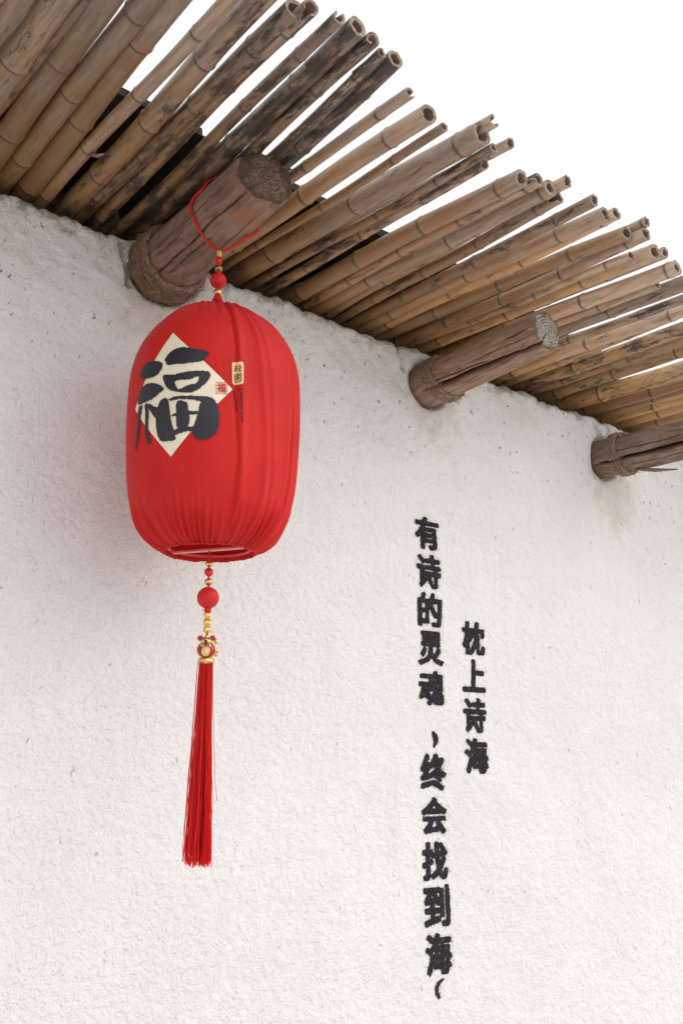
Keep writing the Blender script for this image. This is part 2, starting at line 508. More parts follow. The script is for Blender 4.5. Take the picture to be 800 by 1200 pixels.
# ------------------------------------------------------------------ bamboo eave
AWN = empty('bamboo_eave', (1.6, 0, 2.61))
tag(AWN, 'eave of weathered bamboo poles laid side by side over the white wall', 'eave')
rng = np.random.default_rng(4)
def bamboo(o_px, i_px, wpx, layer=0, mould=0.0, grey=0.0, y_end=None, split=False, nodes=None, stub=False, dz=0.0):
    # o_px: outer end (or a point on the axis), i_px: another axis point nearer the wall
    r = 0.016
    lift = (0.030 if layer else 0.0) + dz
    for _ in range(6):
        x0 = hitz(*o_px, float(zb(1.2)) + r + lift)[0]
        z = float(zb(x0)) + r + lift
        P = hitz(*o_px, z); Q = hitz(*i_px, z)
        r = 0.5 * wpx * np.linalg.norm(P - CAM) / FPX
    z = float(zb(P[0])) + r + lift
    P = hitz(*o_px, z); Q = hitz(*i_px, z)
    sl = np.clip((Q[0] - P[0]) / (Q[1] - P[1] + 1e-9), -0.07, 0.07)
    if y_end is not None:
        P = np.array([P[0] + sl * (y_end - P[1]), y_end, z])
    pole(P, sl, r, mould, grey, split, nodes, stub)
def pole(P, sl, r, mould=0, grey=0, split=False, nodes=None, stub=False):
    L = 0.115 - P[1]
    # node positions measured from the outer end
    if nodes is None:
        gap = (0.13 + 4.2 * r) * rng.uniform(0.85, 1.2)
        nodes = list(np.arange(rng.uniform(0.02, 0.9) * gap, L, gap))
    ss = set(np.linspace(0, L, 26).tolist())
    for q in nodes:
        for d in (-0.016, -0.008, -0.004, -0.0015, 0.0, 0.0015, 0.004, 0.009, 0.018):
            if 0 < q + d < L: ss.add(q + d)
    ss = np.array(sorted(ss))
    tap = rng.uniform(0.05, 0.36)
    rad = r * (1 + tap * (ss / L) * 0.6) * (1 + 0.018 * perlin(ss / 0.09, ss * 0 + P[0] * 31, 21))
    scar = np.zeros_like(ss)
    for q in nodes:
        d = ss - q
        rad *= 1 + 0.085 * np.exp(-(d / 0.0045) ** 2) + 0.03 * np.exp(-(d / 0.016) ** 2) - 0.045 * np.exp(-((d - 0.0035) / 0.0022) ** 2)
        scar = np.maximum(scar, np.exp(-((d - 0.003) / 0.0028) ** 2))
    bend = rng.uniform(-0.006, 0.006); bendz = rng.uniform(0, 0.004); ph = rng.uniform(0, 6)
    u = ss / L
    cx = P[0] + sl * ss + bend * np.sin(math.pi * u) + 0.0016 * np.sin(9 * u + ph)
    cy = P[1] + ss
    cz = P[2] + bendz * np.sin(math.pi * u) + 0.0013 * np.sin(8 * u + ph * 2)
    # climb with the fall of the eave line
    C0 = np.array([cx[0], cy[0], cz[0]])
    C = np.stack([cx, cy, cz], -1) - C0
    seg = 22
    a = np.linspace(0, 2 * np.pi, seg, endpoint=False) + rng.uniform(0, 1)
    oval = 1 + 0.03 * np.cos(2 * a + ph)
    mbp = MB()
    wth = np.clip(1 - ss / max(0.1, (-P[1])), 0, 1)
    V = C[:, None] + np.stack([np.cos(a) * oval, 0 * a, np.sin(a) * oval], -1)[None] * rad[:, None, None]
    # rough sawn end
    V[0, :, 1] += 0.0025 * perlin(a * 2.0, a * 0 + ph * 3, 22) + 0.0015 * np.cos(a + ph)
    if split:
        k = int(rng.integers(0, seg))
        for j in range(3):
            V[0, (k + j) % seg, 1] += 0.016
            V[1, (k + j) % seg, 1] += 0.010
    scar_v = np.repeat(scar, seg)
    wv = np.repeat(wth, seg)
    n = len(ss)
    verts = [V.reshape(-1, 3)]; faces = []; mi = []
    fo = grid_faces(seg, n, True)
    faces += [tuple(reversed(f)) for f in fo]; mi += [0] * len(fo)
    # rim and hollow
    thick = rng.uniform(0.52, 0.70)
    depth = min(rng.uniform(0.05, 0.12), (nodes[0] if nodes and nodes[0] > 0.03 else 0.09))
    inn = V[0] * np.array([thick, 1, thick]) + np.array([0, 0.0008, 0])
    deep = inn * np.array([0.97, 0, 0.97]) + np.array([0, depth, 0])
    b = n * seg
    verts += [inn, deep, np.array([[0, depth, 0]])]
    for i in range(seg):
        j = (i + 1) % seg
        faces.append((i, j, b + j, b + i)); mi.append(1)
        faces.append((b + i, b + j, b + seg + j, b + seg + i)); mi.append(2)
        faces.append((b + seg + i, b + seg + j, b + 2 * seg)); mi.append(2)
    extra = 2 * seg + 1
    sv = np.concatenate([scar_v, np.zeros(extra)]); wvv = np.concatenate([wv, np.ones(extra)])
    verts = np.concatenate(verts)
    if stub and nodes:
        q = nodes[len(nodes) // 2]
        i = int(np.argmin(abs(ss - q)))
        c0 = C[i] + np.array([rad[i] * 0.3, 0, -rad[i] * 0.85])
        tb = MB(); tube(tb, [c0, c0 + np.array([0.006, -0.012, -0.008]), c0 + np.array([0.010, -0.028, -0.011])], [0.0045, 0.0035, 0.002], 6)
        off = len(verts)
        verts = np.concatenate([verts, tb.v[0]]); faces += [tuple(k + off for k in f) for f in tb.f]; mi += [0] * len(tb.f)
        sv = np.concatenate([sv, np.full(len(tb.v[0]), 0.5)]); wvv = np.concatenate([wvv, np.full(len(tb.v[0]), 0.6)])
    me = bpy.data.meshes.new('bamboo_pole')
    me.from_pydata(verts.tolist(), [], faces)
    for mm in (M_BAMBOO, M_BCUT, M_BIN): me.materials.append(mm)
    me.polygons.foreach_set('material_index', mi)
    me.polygons.foreach_set('use_smooth', [k != 1 for k in mi])
    for nm, arr in (('weather', wvv), ('node_scar', sv)):
        at = me.attributes.new(nm, 'FLOAT', 'POINT'); at.data.foreach_set('value', arr)
    me.update()
    o = bpy.data.objects.new('bamboo_pole', me)
    COL.objects.link(o)
    o.parent = AWN
    o.location = Vector(C0) - AWN.location
    o['mould'] = float(mould + rng.choice([0, 0, 0.05, 0.10])); o['grey'] = float(grey)
    o['tone'] = float(np.interp(P[0], [0.3, 0.9, 1.15, 2.2], [0.85, 0.85, 1.3, 1.3]) * rng.choice([0.7, 0.85, 1.0, 1.15, 1.35]))
    return o
BP = [
    dict(o_px=(10, 20), i_px=(-20, 60), wpx=27, y_end=-0.66, grey=.25),
    dict(o_px=(41, 34), i_px=(5, 84), wpx=33, y_end=-0.67, grey=.3, mould=.08),
    dict(o_px=(100, 8), i_px=(5, 121), wpx=16, y_end=-0.65, mould=.12, dz=.012),
    dict(o_px=(118, 6), i_px=(30, 130), wpx=28, y_end=-0.68, grey=.1),
    dict(o_px=(160, 15), i_px=(22, 190), wpx=26, y_end=-0.66, grey=.15),
    dict(o_px=(187, 20), i_px=(42, 208), wpx=28, y_end=-0.70),
    dict(o_px=(262, 7), i_px=(75, 207), wpx=17, y_end=-0.69, grey=.35, stub=True),
    dict(o_px=(290, 15), i_px=(95, 228), wpx=26, y_end=-0.69, grey=.05),
    dict(o_px=(346, 11), i_px=(112, 235), wpx=23, mould=.2),
    dict(o_px=(364, 8), i_px=(130, 246), wpx=19, mould=.13, split=True),
    dict(o_px=(397, 19), i_px=(150, 258), wpx=15, mould=.16, split=True),
    dict(o_px=(419, 31), i_px=(165, 270), wpx=23, mould=.2, grey=.2),
    dict(o_px=(437, 46), i_px=(345, 130), wpx=17, mould=.2, split=True),
    dict(o_px=(448, 62), i_px=(352, 152), wpx=12, mould=.18),
    dict(o_px=(464, 69), i_px=(347, 177), wpx=21, mould=.17, grey=.3),
    dict(o_px=(481, 110), i_px=(350, 205), wpx=14, mould=.06, grey=.1, split=True),
    dict(o_px=(502, 133), i_px=(325, 252), wpx=22, grey=-.1),
    dict(o_px=(521, 150), i_px=(280, 302), wpx=11, grey=-.15),
    dict(o_px=(564, 157), i_px=(296, 311), wpx=26, grey=.25),
    dict(o_px=(579, 141), i_px=(480, 195), wpx=16, layer=1, grey=.3, split=True),
    dict(o_px=(579, 174), i_px=(310, 325), wpx=12, mould=.05, stub=True),
    dict(o_px=(597, 167), i_px=(480, 229), wpx=12, layer=1, grey=.3),
    dict(o_px=(567, 191), i_px=(333, 328), wpx=12, mould=.1, grey=.1),
    dict(o_px=(610, 208), i_px=(358, 340), wpx=20, grey=-.2),
    dict(o_px=(631, 210), i_px=(372, 348), wpx=16, grey=-.05, split=True, dz=.006),
    dict(o_px=(645, 221), i_px=(388, 353), wpx=20, grey=.4),
    dict(o_px=(664, 213), i_px=(580, 253), wpx=14, layer=1, grey=.3),
    dict(o_px=(575, 262), i_px=(405, 357), wpx=12, grey=-.3),
    dict(o_px=(655, 232), i_px=(418, 361), wpx=15, grey=-.1, split=True),
    dict(o_px=(696, 235), i_px=(432, 368), wpx=14, grey=-.1),
    dict(o_px=(709, 251), i_px=(450, 371), wpx=18, grey=0),
    dict(o_px=(722, 251), i_px=(460, 376), wpx=15, grey=-.3, dz=.008),
    dict(o_px=(734, 273), i_px=(470, 382), wpx=16, grey=-.25),
    dict(o_px=(757, 260), i_px=(640, 314), wpx=11, layer=1, grey=.35, split=True),
    dict(o_px=(757, 275), i_px=(490, 393), wpx=15, grey=-.1, stub=True),
    dict(o_px=(739, 300), i_px=(600, 350), wpx=9, grey=.1, mould=.06, layer=0),
    dict(o_px=(767, 296), i_px=(515, 399), wpx=19, grey=-.2),
    dict(o_px=(778, 296), i_px=(690, 333), wpx=13, layer=1, grey=.3),
    dict(o_px=(793, 313), i_px=(525, 405), wpx=18, grey=.15),
    dict(o_px=(770, 334), i_px=(540, 412), wpx=12, grey=.0, mould=.05),
    dict(o_px=(798, 333), i_px=(560, 424), wpx=18, grey=.2, y_end=-0.60),
    dict(o_px=(798, 352), i_px=(575, 432), wpx=11, grey=.2, mould=.12, y_end=-0.58),
    dict(o_px=(798, 364), i_px=(590, 438), wpx=14, grey=.15, y_end=-0.61),
    dict(o_px=(760, 380), i_px=(605, 442), wpx=14, grey=-.1, y_end=-0.56),
    dict(o_px=(795, 389), i_px=(620, 450), wpx=15, grey=-.05, mould=.07, y_end=-0.62),
    dict(o_px=(795, 401), i_px=(632, 455), wpx=11, grey=.0, y_end=-0.60),
    dict(o_px=(797, 411), i_px=(648, 461), wpx=15, grey=-.1, y_end=-0.59),
    dict(o_px=(797, 434), i_px=(664, 469), wpx=17, grey=.05, y_end=-0.60),
    dict(o_px=(797, 449), i_px=(692, 475), wpx=12, grey=-.15, y_end=-0.62),
    dict(o_px=(797, 459), i_px=(707, 481), wpx=9, grey=0, y_end=-0.58),
    dict(o_px=(797, 468), i_px=(719, 487), wpx=10, grey=.0, y_end=-0.6),
    dict(o_px=(797, 478), i_px=(731, 492), wpx=10, grey=-.2, y_end=-0.62),
    dict(o_px=(797, 487), i_px=(744, 498), wpx=9, grey=-.1, y_end=-0.60),
    dict(o_px=(797, 496), i_px=(762, 503), wpx=9, grey=-.2, y_end=-0.61),
]
for b in BP:
    bamboo(**b)
xx = 2.70
while xx < 3.5:                                   # the eave goes on past the picture
    r = rng.uniform(0.009, 0.018)
    pole(np.array([xx, -rng.uniform(0.57, 0.66), float(zb(xx)) + r]), rng.uniform(-0.03, 0.03), r, 0.04, rng.uniform(-0.2, 0.2))
    xx += 2 * r + rng.uniform(0.002, 0.012)
xx = 0.385
while xx > -0.5:
    r = rng.uniform(0.014, 0.021)
    pole(np.array([xx, -rng.uniform(0.62, 0.70), float(zb(xx)) + r]), rng.uniform(-0.03, 0.03), r, 0.06, rng.uniform(-0.1, 0.3))
    xx -= 2 * r + rng.uniform(0.003, 0.014)
# flat roof tiles bedded above the poles; their broken edge shows between the poles
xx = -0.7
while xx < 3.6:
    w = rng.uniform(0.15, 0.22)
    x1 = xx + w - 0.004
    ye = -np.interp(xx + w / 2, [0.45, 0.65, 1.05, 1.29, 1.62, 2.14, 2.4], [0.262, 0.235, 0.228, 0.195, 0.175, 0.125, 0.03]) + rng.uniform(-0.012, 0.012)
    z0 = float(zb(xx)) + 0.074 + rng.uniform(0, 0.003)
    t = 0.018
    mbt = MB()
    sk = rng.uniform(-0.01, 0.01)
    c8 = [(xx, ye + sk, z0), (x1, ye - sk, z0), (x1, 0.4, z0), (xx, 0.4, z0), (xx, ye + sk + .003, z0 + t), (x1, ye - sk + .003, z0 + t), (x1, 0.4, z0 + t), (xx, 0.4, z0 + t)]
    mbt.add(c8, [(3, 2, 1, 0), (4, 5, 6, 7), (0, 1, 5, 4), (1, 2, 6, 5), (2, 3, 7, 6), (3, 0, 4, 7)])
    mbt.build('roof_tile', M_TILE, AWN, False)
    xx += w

# ------------------------------------------------------------------ log beams
M_LOG1 = mat_log('brown_log_wood', (0.30, 0.19, 0.135), (0.15, 0.09, 0.065), (0.33, 0.235, 0.185), 1)
M_LOG2 = mat_log('tan_log_wood', (0.43, 0.295, 0.205), (0.20, 0.125, 0.085), (0.32, 0.21, 0.145))
M_LOG3 = mat_log('dark_log_wood', (0.30, 0.21, 0.155), (0.14, 0.095, 0.07), (0.34, 0.255, 0.20))
def log_axis(L, y):
    t = -np.asarray(y, float) / -L['e'][1]
    x = L['w'][0] + (L['e'][0] - L['w'][0]) * t
    z = L['w'][1] + (L['e'][2] - L['w'][1]) * t
    r = L['r0'] + (L['r1'] - L['r0']) * t
    return x, z, r
def cam_angle(L):   # angle in the x-z plane pointing from the log towards the camera
    return math.atan2(CAM[2] - L['w'][1], CAM[0] - L['w'][0])
def log_radius(L, th, y, k):
    x, z, r = log_axis(L, y)
    rr = r * (1 + 0.035 * perlin(np.cos(th) * 1.1 + 5 * k, np.sin(th) * 1.1 + y * 3.0, 30 + k) + 0.02 * perlin(np.cos(th) * 3 + k, np.sin(th) * 3 + y * 6, 40 + k))
    rr = rr + 0.0012 * perlin(th * 5.0, y * 9 + k, 50 + k)
    ck = np.zeros(np.broadcast(th, y).shape)
    a0 = cam_angle(L)
    for (off, slope, y0, y1, wd, dp) in L['cracks']:
        tc = a0 + off + slope * (y + 0.18) + 0.06 * perlin(y * 14 + off * 7, y * 0 + 2.2, 60 + k) + 0.02 * perlin(y * 60, y * 0 + off, 61)
        d = np.angle(np.exp(1j * (th - tc))) * r
        on = smooth(y0 - 0.02, y0 + 0.03, y) * (1 - smooth(y1 - 0.05, y1 + 0.01, y))
        wdv = wd * (0.35 + 0.65 * on) * (1 + 0.5 * perlin(y * 20, y * 0 + off * 3, 62))
        gss = np.exp(-(d / np.maximum(wdv, 5e-4)) ** 2) * on
        rr = rr - dp * gss
        ck = np.maximum(ck, gss)
    return x, z, rr, ck
LOGS[0]['cracks'] = [(0.02, 0.15, -0.36, -0.03, 0.0013, 0.007), (0.30, -0.1, -0.25, -0.06, 0.0008, 0.005), (0.86, 0.0, -0.34, -0.16, 0.0010, 0.005), (-0.66, 0.2, -0.33, -0.02, 0.0009, 0.005), (-0.42, 0.0, -0.18, -0.06, 0.0006, 0.003)]
LOGS[1]['cracks'] = [(0.30, -1.2, -0.38, -0.03, 0.0046, 0.032), (-0.2, -0.6, -0.37, -0.16, 0.0007, 0.004), (0.8, 0.0, -0.2, -0.05, 0.0008, 0.004), (0.05, -1.2, -0.24, -0.04, 0.0012, 0.007), (0.6, 0.3, -0.30, -0.12, 0.0009, 0.004), (-0.45, 0.2, -0.37, -0.27, 0.0018, 0.008)]
LOGS[2]['cracks'] = [(0.15, 0.3, -0.37, -0.02, 0.0046, 0.030), (-0.3, 0.2, -0.30, -0.05, 0.0010, 0.005), (0.62, 0.0, -0.33, -0.1, 0.0010, 0.005)]
LABELS = ['thick brown log with a dark worn end, carrying the red lantern',
          'tan log with a pale ringed end, a long open crack and thin rope',
          'split log roped near the wall, with a splinter below, beside cracked plaster']
def build_log(k):
    L = LOGS[k]
    root = empty('projecting_log', (L['w'][0], 0, L['w'][1]))
    tag(root, LABELS[k], 'log', 'logs projecting from the wall')
    mat = (M_LOG1, M_LOG2, M_LOG3)[k]
    nth, ny = 200, 120
    ye = L['e'][1]
    y = np.concatenate([np.linspace(0.10, 0.0, 8)[:-1], np.linspace(0, ye, ny)])
    th = np.linspace(0, 2 * np.pi, nth, endpoint=False)
    TH, Y = np.meshgrid(th, y)
    x, z, rr, ck = log_radius(L, TH, Y, k)
    endw = smooth(ye + 0.012, ye, Y)                # worn rim
    rr = rr * (1 - 0.05 * endw * (1 + perlin(TH * 2.2, TH * 0 + k, 70)))
    jag = 0.006 * perlin(TH * 1.6, TH * 0 + 3 * k + 1, 71) + 0.0035 * perlin(TH * 5, TH * 0 + k, 72) + (0.012 * np.cos(TH - 2.4) if k == 0 else 0)
    Yj = Y + jag * smooth(ye + 0.06, ye, Y)
    V = np.stack([x + rr * np.cos(TH), Yj, z + rr * np.sin(TH)], -1)
    mbl = MB()
    mbl.add(V, grid_faces(nth, len(y), True), 0, ck)
    mbl.build('log', mat, root, True, 'crack')
    # sawn end
    R = V[-1]
    cc = R.mean(0)
    ringsn = 22
    rows = []
    for j in range(ringsn):
        u = 1 - j / (ringsn - 1) * 0.985
        row = cc + (R - cc) * u
        ang = th
        row[:, 1] += 0.0022 * perlin(row[:, 0] / 0.012, row[:, 2] / 0.012, 73 + k) * (0 if j == 0 else 1) - 0.0015 * (j > 0)
        a0 = cam_angle(L)
        off, slope = L['cracks'][0][:2]
        tc = a0 + off + slope * (ye + 0.18)
        d = np.angle(np.exp(1j * (ang - tc))) * u * L['r1']
        row[:, 1] += 0.012 * np.exp(-(d / 0.0016) ** 2) * smooth(0.1, 0.5, u) * (1 if k else 0.3)
        rows.append(row)
    mbe = MB()
    mbe.add(np.array(rows), grid_faces(nth, ringsn, True) + [tuple((ringsn - 1) * nth + i for i in range(nth))])
    if k == 0: me_ = mat_end('mossy_log_end', (0.27, 0.185, 0.13), (0.09, 0.06, 0.045), (0.095, 0.066, 0.042), tuple(cc), 0.28)
    else: me_ = mat_end('ringed_log_end_%d' % k, (0.50, 0.45, 0.40), (0.19, 0.155, 0.125), (0.13, 0.115, 0.075), tuple(cc))
    mbe.build('cut_end', me_, root, True)
    # rope
    if k == 0: turns, ya, yb, tr, tilt, mr = 7.3, -0.010, -0.066, 0.0062, 0.016, M_ROPE
    elif k == 1: turns, ya, yb, tr, tilt, mr = 4.3, -0.046, -0.076, 0.0048, 0.030, M_ROPE_DARK
    else: turns, ya, yb, tr, tilt, mr = 4.2, -0.064, -0.094, 0.0048, 0.006, M_ROPE_DARK
    n = int(turns * 90)
    t = np.linspace(0, 1, n)
    ang = t * turns * 2 * np.pi + 1.0
    yy = ya + (yb - ya) * t + tilt * 0.5 * np.sin(ang) + 0.0042 * perlin(t * turns * 2.1, t * 0 + k, 80)
    xx_, zz_, rr_, _ = log_radius(L, ang, np.minimum(yy, 0), k)
    rr_ = rr_ + tr * 0.7 + 0.0022 * np.abs(perlin(t * turns * 1.7, t * 0 + 5 + k, 81))
    Pn = np.stack([xx_ + rr_ * np.cos(ang), yy, zz_ + rr_ * np.sin(ang)], -1)
    mr_ = MB()
    tube(mr_, Pn, tr, 12, 0, True, lambda a, i: 1 + 0.24 * np.cos(3 * a - i * 0.62))
    rope = mr_.build('rope', mr, root)
    # loose straw fibres
    nf = 900 if k == 0 else 60
    mf = MB()
    for _ in range(nf):
        i = int(rng.integers(0, n - 1))
        p = Pn[i]
        rad = np.array([math.cos(ang[i]), 0, math.sin(ang[i])]); tan = np.array([-math.sin(ang[i]), 0, math.cos(ang[i])])
        q = p + rad * tr * 0.9
        ln = rng.uniform(0.008, 0.028)
        d1 = rad * rng.uniform(0.05, 0.45) + tan * rng.choice([-1, 1]) * rng.uniform(0.5, 1) + np.array([0, rng.uniform(-.6, .6), 0])
        d1 /= np.linalg.norm(d1)
        tube(mf, [q, q + d1 * ln * 0.5, q + d1 * ln + np.array([0, 0, -0.15 * ln])], [0.0006, 0.0005, 0.0002], 3, 0, False)
    fo = mf.build('straw_fibres', mr, rope, False)
    fo['kind'] = 'stuff'
    if k == 2:      # hanging splinter of bark
        p0 = hitx(744, 550, 2.235); p1 = hitx(768, 551, 2.235); p2 = hitx(793, 550, 2.235)
        ms = MB(); tube(ms, [p0, p0 * .5 + p1 * .5, p1, p2], [0.004, 0.008, 0.009, 0.003], 7, 0, True, lambda a, i: 1 - 0.45 * np.abs(np.sin(a)))
        ms.build('splinter', mat, root)
    return root
for k in range(3):
    build_log(k)

# ------------------------------------------------------------------ the lantern
AX, AY = 0.875, -0.223
PROF = np.array([(2.372, .014), (2.3725, .05), (2.354, .082), (2.328, .1085), (2.29, .131), (2.24, .1435), (2.16, .1465), (2.10, .144), (2.05, .1395), (2.01, .131), (1.985, .119), (1.966, .104), (1.953, .087), (1.948, .077)])
def catmull(P, n):
    P = np.vstack([2 * P[0] - P[1], P, 2 * P[-1] - P[-2]])
    out = []
    for t in np.linspace(0, len(P) - 3 - 1e-6, n):
        i = int(t); u = t - i
        p0, p1, p2, p3 = P[i:i + 4]
        out.append(0.5 * (2 * p1 + (p2 - p0) * u + (2 * p0 - 5 * p1 + 4 * p2 - p3) * u * u + (3 * p1 - p0 - 3 * p2 + p3) * u ** 3))
    return np.array(out)
PR = catmull(PROF, 150)
TH_CAM = math.atan2(CAM[1] - AY, CAM[0] - AX)        # angle that faces the camera
def wrapa(a):
    return np.angle(np.exp(1j * a))
def pleat(th, z):
    zl = 0.022 * perlin(th * 7.0, th * 0 + 8.5, 89)
    wt = smooth(2.325, 2.372, z + zl); wb = smooth(2.020, 1.950, z + zl)
    th = np.mod(th, 2 * np.pi)
    a = wrapa(th - TH_CAM)
    ph = 5 * perlin(th * 1.3, th * 0 + 0.5, 90)
    irr = 0.6 + 0.8 * np.abs(perlin(th * 3.0, th * 0 + 4.5, 91))
    g = (wt * 0.0052 * irr * np.cos(34 * th + ph) + wb * 0.0052 * irr * np.cos(58 * th + 1.4 * ph)
         + wb * 0.002 * np.cos(23 * th - ph))
    g = g + (wt * 0.0016 + wb * 0.0016) * perlin(th * 9, z * 30, 92)
    right = smooth(-0.05, 0.30, a) * (1 - smooth(1.9, 2.6, a))
    for (c, wd, amp, lean) in ((0.24, 0.020, -0.0034, 0.10), (0.30, 0.045, 0.0040, 0.10), (0.58, 0.05, 0.0045, 0.20), (0.66, 0.03, -0.0030, 0.20), (0.98, 0.06, 0.0050, 0.02), (1.10, 0.032, -0.0110, 0.02), (1.28, 0.07, 0.004, 0.0)):
        cc = c + lean * (2.16 - z) / 0.2 * 0.5 + 0.03 * perlin(z * 7, z * 0 + c * 9, 93)
        g = g + amp * np.exp(-((a - cc) / wd) ** 2) * (0.5 + 0.5 * smooth(2.36, 2.30, z))
    g = g + 0.0016 * perlin(th * 2.2, z * 4, 94)
    return g
def rad_at(th, z):
    return np.interp(z, PR[::-1, 0], PR[::-1, 1]) + pleat(th, z)
def lpos(th, z, off=0.0):
    r = rad_at(th, z) + off
    return np.stack([AX + r * np.cos(th), AY + r * np.sin(th), z + 0 * th], -1)
def lhit(px, py):       # photo pixel -> (angle, height) on the lantern
    d = ray(px, py)
    t = np.linspace(1.2, 2.1, 4000)
    P = CAM + d * t[:, None]
    rho = np.hypot(P[:, 0] - AX, P[:, 1] - AY)
    rr = np.interp(P[:, 2], PR[::-1, 0], PR[::-1, 1], left=0, right=0)
    k = np.argmax(rho < rr)
    if not (rho < rr).any(): k = int(np.argmin(rho - rr))
    th = math.atan2(P[k, 1] - AY, P[k, 0] - AX)
    return TH_CAM + (th - TH_CAM + math.pi) % (2 * math.pi) - math.pi, P[k, 2]

def mat_cloth():
    t = NT('red_velvet_cloth', 0.62, 0.3)
    v = t.coord('Object')
    n = t.noise(v, 9, 3)
    t.base(t.mix(t.mr(n, 0.35, 0.65), (0.64, 0.017, 0.012), (0.56, 0.012, 0.010)))
    t.bsdf.inputs['Sheen Weight'].default_value = 0.3
    t.bsdf.inputs['Sheen Roughness'].default_value = 0.4
    t.bsdf.inputs['Sheen Tint'].default_value = (1.0, 0.25, 0.3, 1)
    b = t.bump(t.noise(v, 900, 2), 0.12, 0.0006)
    b = t.bump(t.noise(v, 26, 3), 0.12, 0.006, b)
    t.bump(t.noise(t.coord('Object', (1, 1, 0.22)), 75, 4, 0.6, 0.5), 0.16, 0.004, b)
    tr = t.n('BsdfTranslucent'); tr.inputs['Color'].default_value = (0.75, 0.02, 0.02, 1)
    mx = t.n('MixShader'); mx.inputs[0].default_value = 0.22
    t.link(t.bsdf.outputs[0], mx.inputs[1]); t.link(tr.outputs[0], mx.inputs[2])
    out = [n_ for n_ in t.t.nodes if n_.type == 'OUTPUT_MATERIAL'][0]
    t.link(mx.outputs[0], out.inputs['Surface'])
    return t.mat
M_CLOTH = mat_cloth()
M_RED = mat_simple('glossy_red_bead', (0.62, 0.012, 0.012), (0.55, 0.01, 0.01), 30, 0.32, 0.5, bump=0)
M_SILK = mat_simple('red_silk_wrapped_bead', (0.60, 0.014, 0.016), (0.50, 0.01, 0.012), 400, 0.55, 0.35, (1, 1, 0.1), 0.4, 0.0006)
M_CORD = mat_simple('red_cord', (0.60, 0.018, 0.016), (0.48, 0.012, 0.012), 300, 0.6, 0.3)
M_GOLD = mat_simple('gold_metal', (0.85, 0.60, 0.22), (0.70, 0.46, 0.15), 120, 0.28, 0.5, bump=0.3, bd=0.0006, metal=1.0)
M_BRONZE = mat_simple('dull_bronze', (0.42, 0.28, 0.12), (0.25, 0.16, 0.08), 120, 0.4, 0.5, bump=0.2, bd=0.0006, metal=0.8)
M_PLASTIC = mat_simple('red_plastic', (0.60, 0.035, 0.04), (0.52, 0.025, 0.03), 20, 0.22, 0.5, bump=0)
M_PALE = mat_simple('pale_red_strip', (0.72, 0.20, 0.18), (0.66, 0.16, 0.15), 20, 0.35, 0.5, bump=0)
M_CREAM = mat_simple('cream_gold_foil', (0.80, 0.73, 0.57), (0.76, 0.68, 0.52), 40, 0.5, 0.3, bump=0.1, bd=0.0006)
M_YELLOW = mat_simple('yellow_gold_foil', (0.82, 0.60, 0.30), (0.74, 0.50, 0.22), 60, 0.45, 0.4, bump=0.1, bd=0.0006)
M_INK = mat_simple('black_ink_print', (0.016, 0.016, 0.022), (0.024, 0.024, 0.032), 30, 0.38, 0.4, bump=0)
M_SEAL = mat_simple('red_seal_ink', (0.55, 0.03, 0.04), (0.48, 0.03, 0.04), 60, 0.6, 0.3, bump=0)
M_SIGN = mat_simple('faded_ink_print', (0.17, 0.012, 0.03), (0.10, 0.01, 0.025), 60, 0.6, 0.3, bump=0)
M_BROWN = mat_simple('brown_print', (0.16, 0.09, 0.04), (0.12, 0.07, 0.03), 60, 0.6, 0.3, bump=0)
M_GREEN = mat_simple('green_enamel', (0.05, 0.13, 0.095), (0.08, 0.17, 0.12), 200, 0.25, 0.5, bump=0)
M_ENAMEL = mat_simple('crimson_enamel', (0.40, 0.008, 0.02), (0.34, 0.008, 0.02), 60, 0.2, 0.5, bump=0)
M_BLACK = mat_simple('black_enamel', (0.01, 0.01, 0.012), (0.015, 0.015, 0.015), 60, 0.2, 0.5, bump=0)
M_WHITE = mat_simple('white_enamel', (0.75, 0.72, 0.66), (0.7, 0.68, 0.62), 60, 0.3, 0.5, bump=0)

LAN = empty('red_lantern', (AX, AY, 2.16))
tag(LAN, 'round red cloth lantern with beads and a long tassel hanging from the log', 'lantern')
def build_cover():
    nth = 540
    th = np.linspace(0, 2 * np.pi, nth, endpoint=False)
    rows = []
    for (z, r) in PR:
        rr = r + pleat(th, np.full(nth, z)) * min(1, r / 0.05)
        rows.append(np.stack([AX + rr * np.cos(th), AY + rr * np.sin(th), np.full(nth, z)], -1))
    # ruffled hem that hangs a little below and turns inside
    fr = np.cos(46 * th + 7 * perlin(th * 1.3, th * 0 + 0.5, 90)); f2 = perlin(th * 6, th * 0 + 2.5, 95)
    for (dz, r, a) in ((-0.0018, .0765, 0.0012), (-0.0036, .0755, 0.0016), (-0.0040, .0745, 0.0014), (-0.001, .0738, 0.0008), (0.006, .0738, 0.0004), (0.012, .0745, 0.0)):
        rr = r + a * fr
        rows.append(np.stack([AX + rr * np.cos(th), AY + rr * np.sin(th), 1.948 + dz + (a * 1.1 * f2 if dz < 0 else 0) + 0 * th], -1))
    mbc = MB()
    mbc.add(np.array(rows), grid_faces(nth, len(rows), True))
    me = mbc.build('cloth_cover', M_CLOTH, LAN)
    return me
COVER = build_cover()

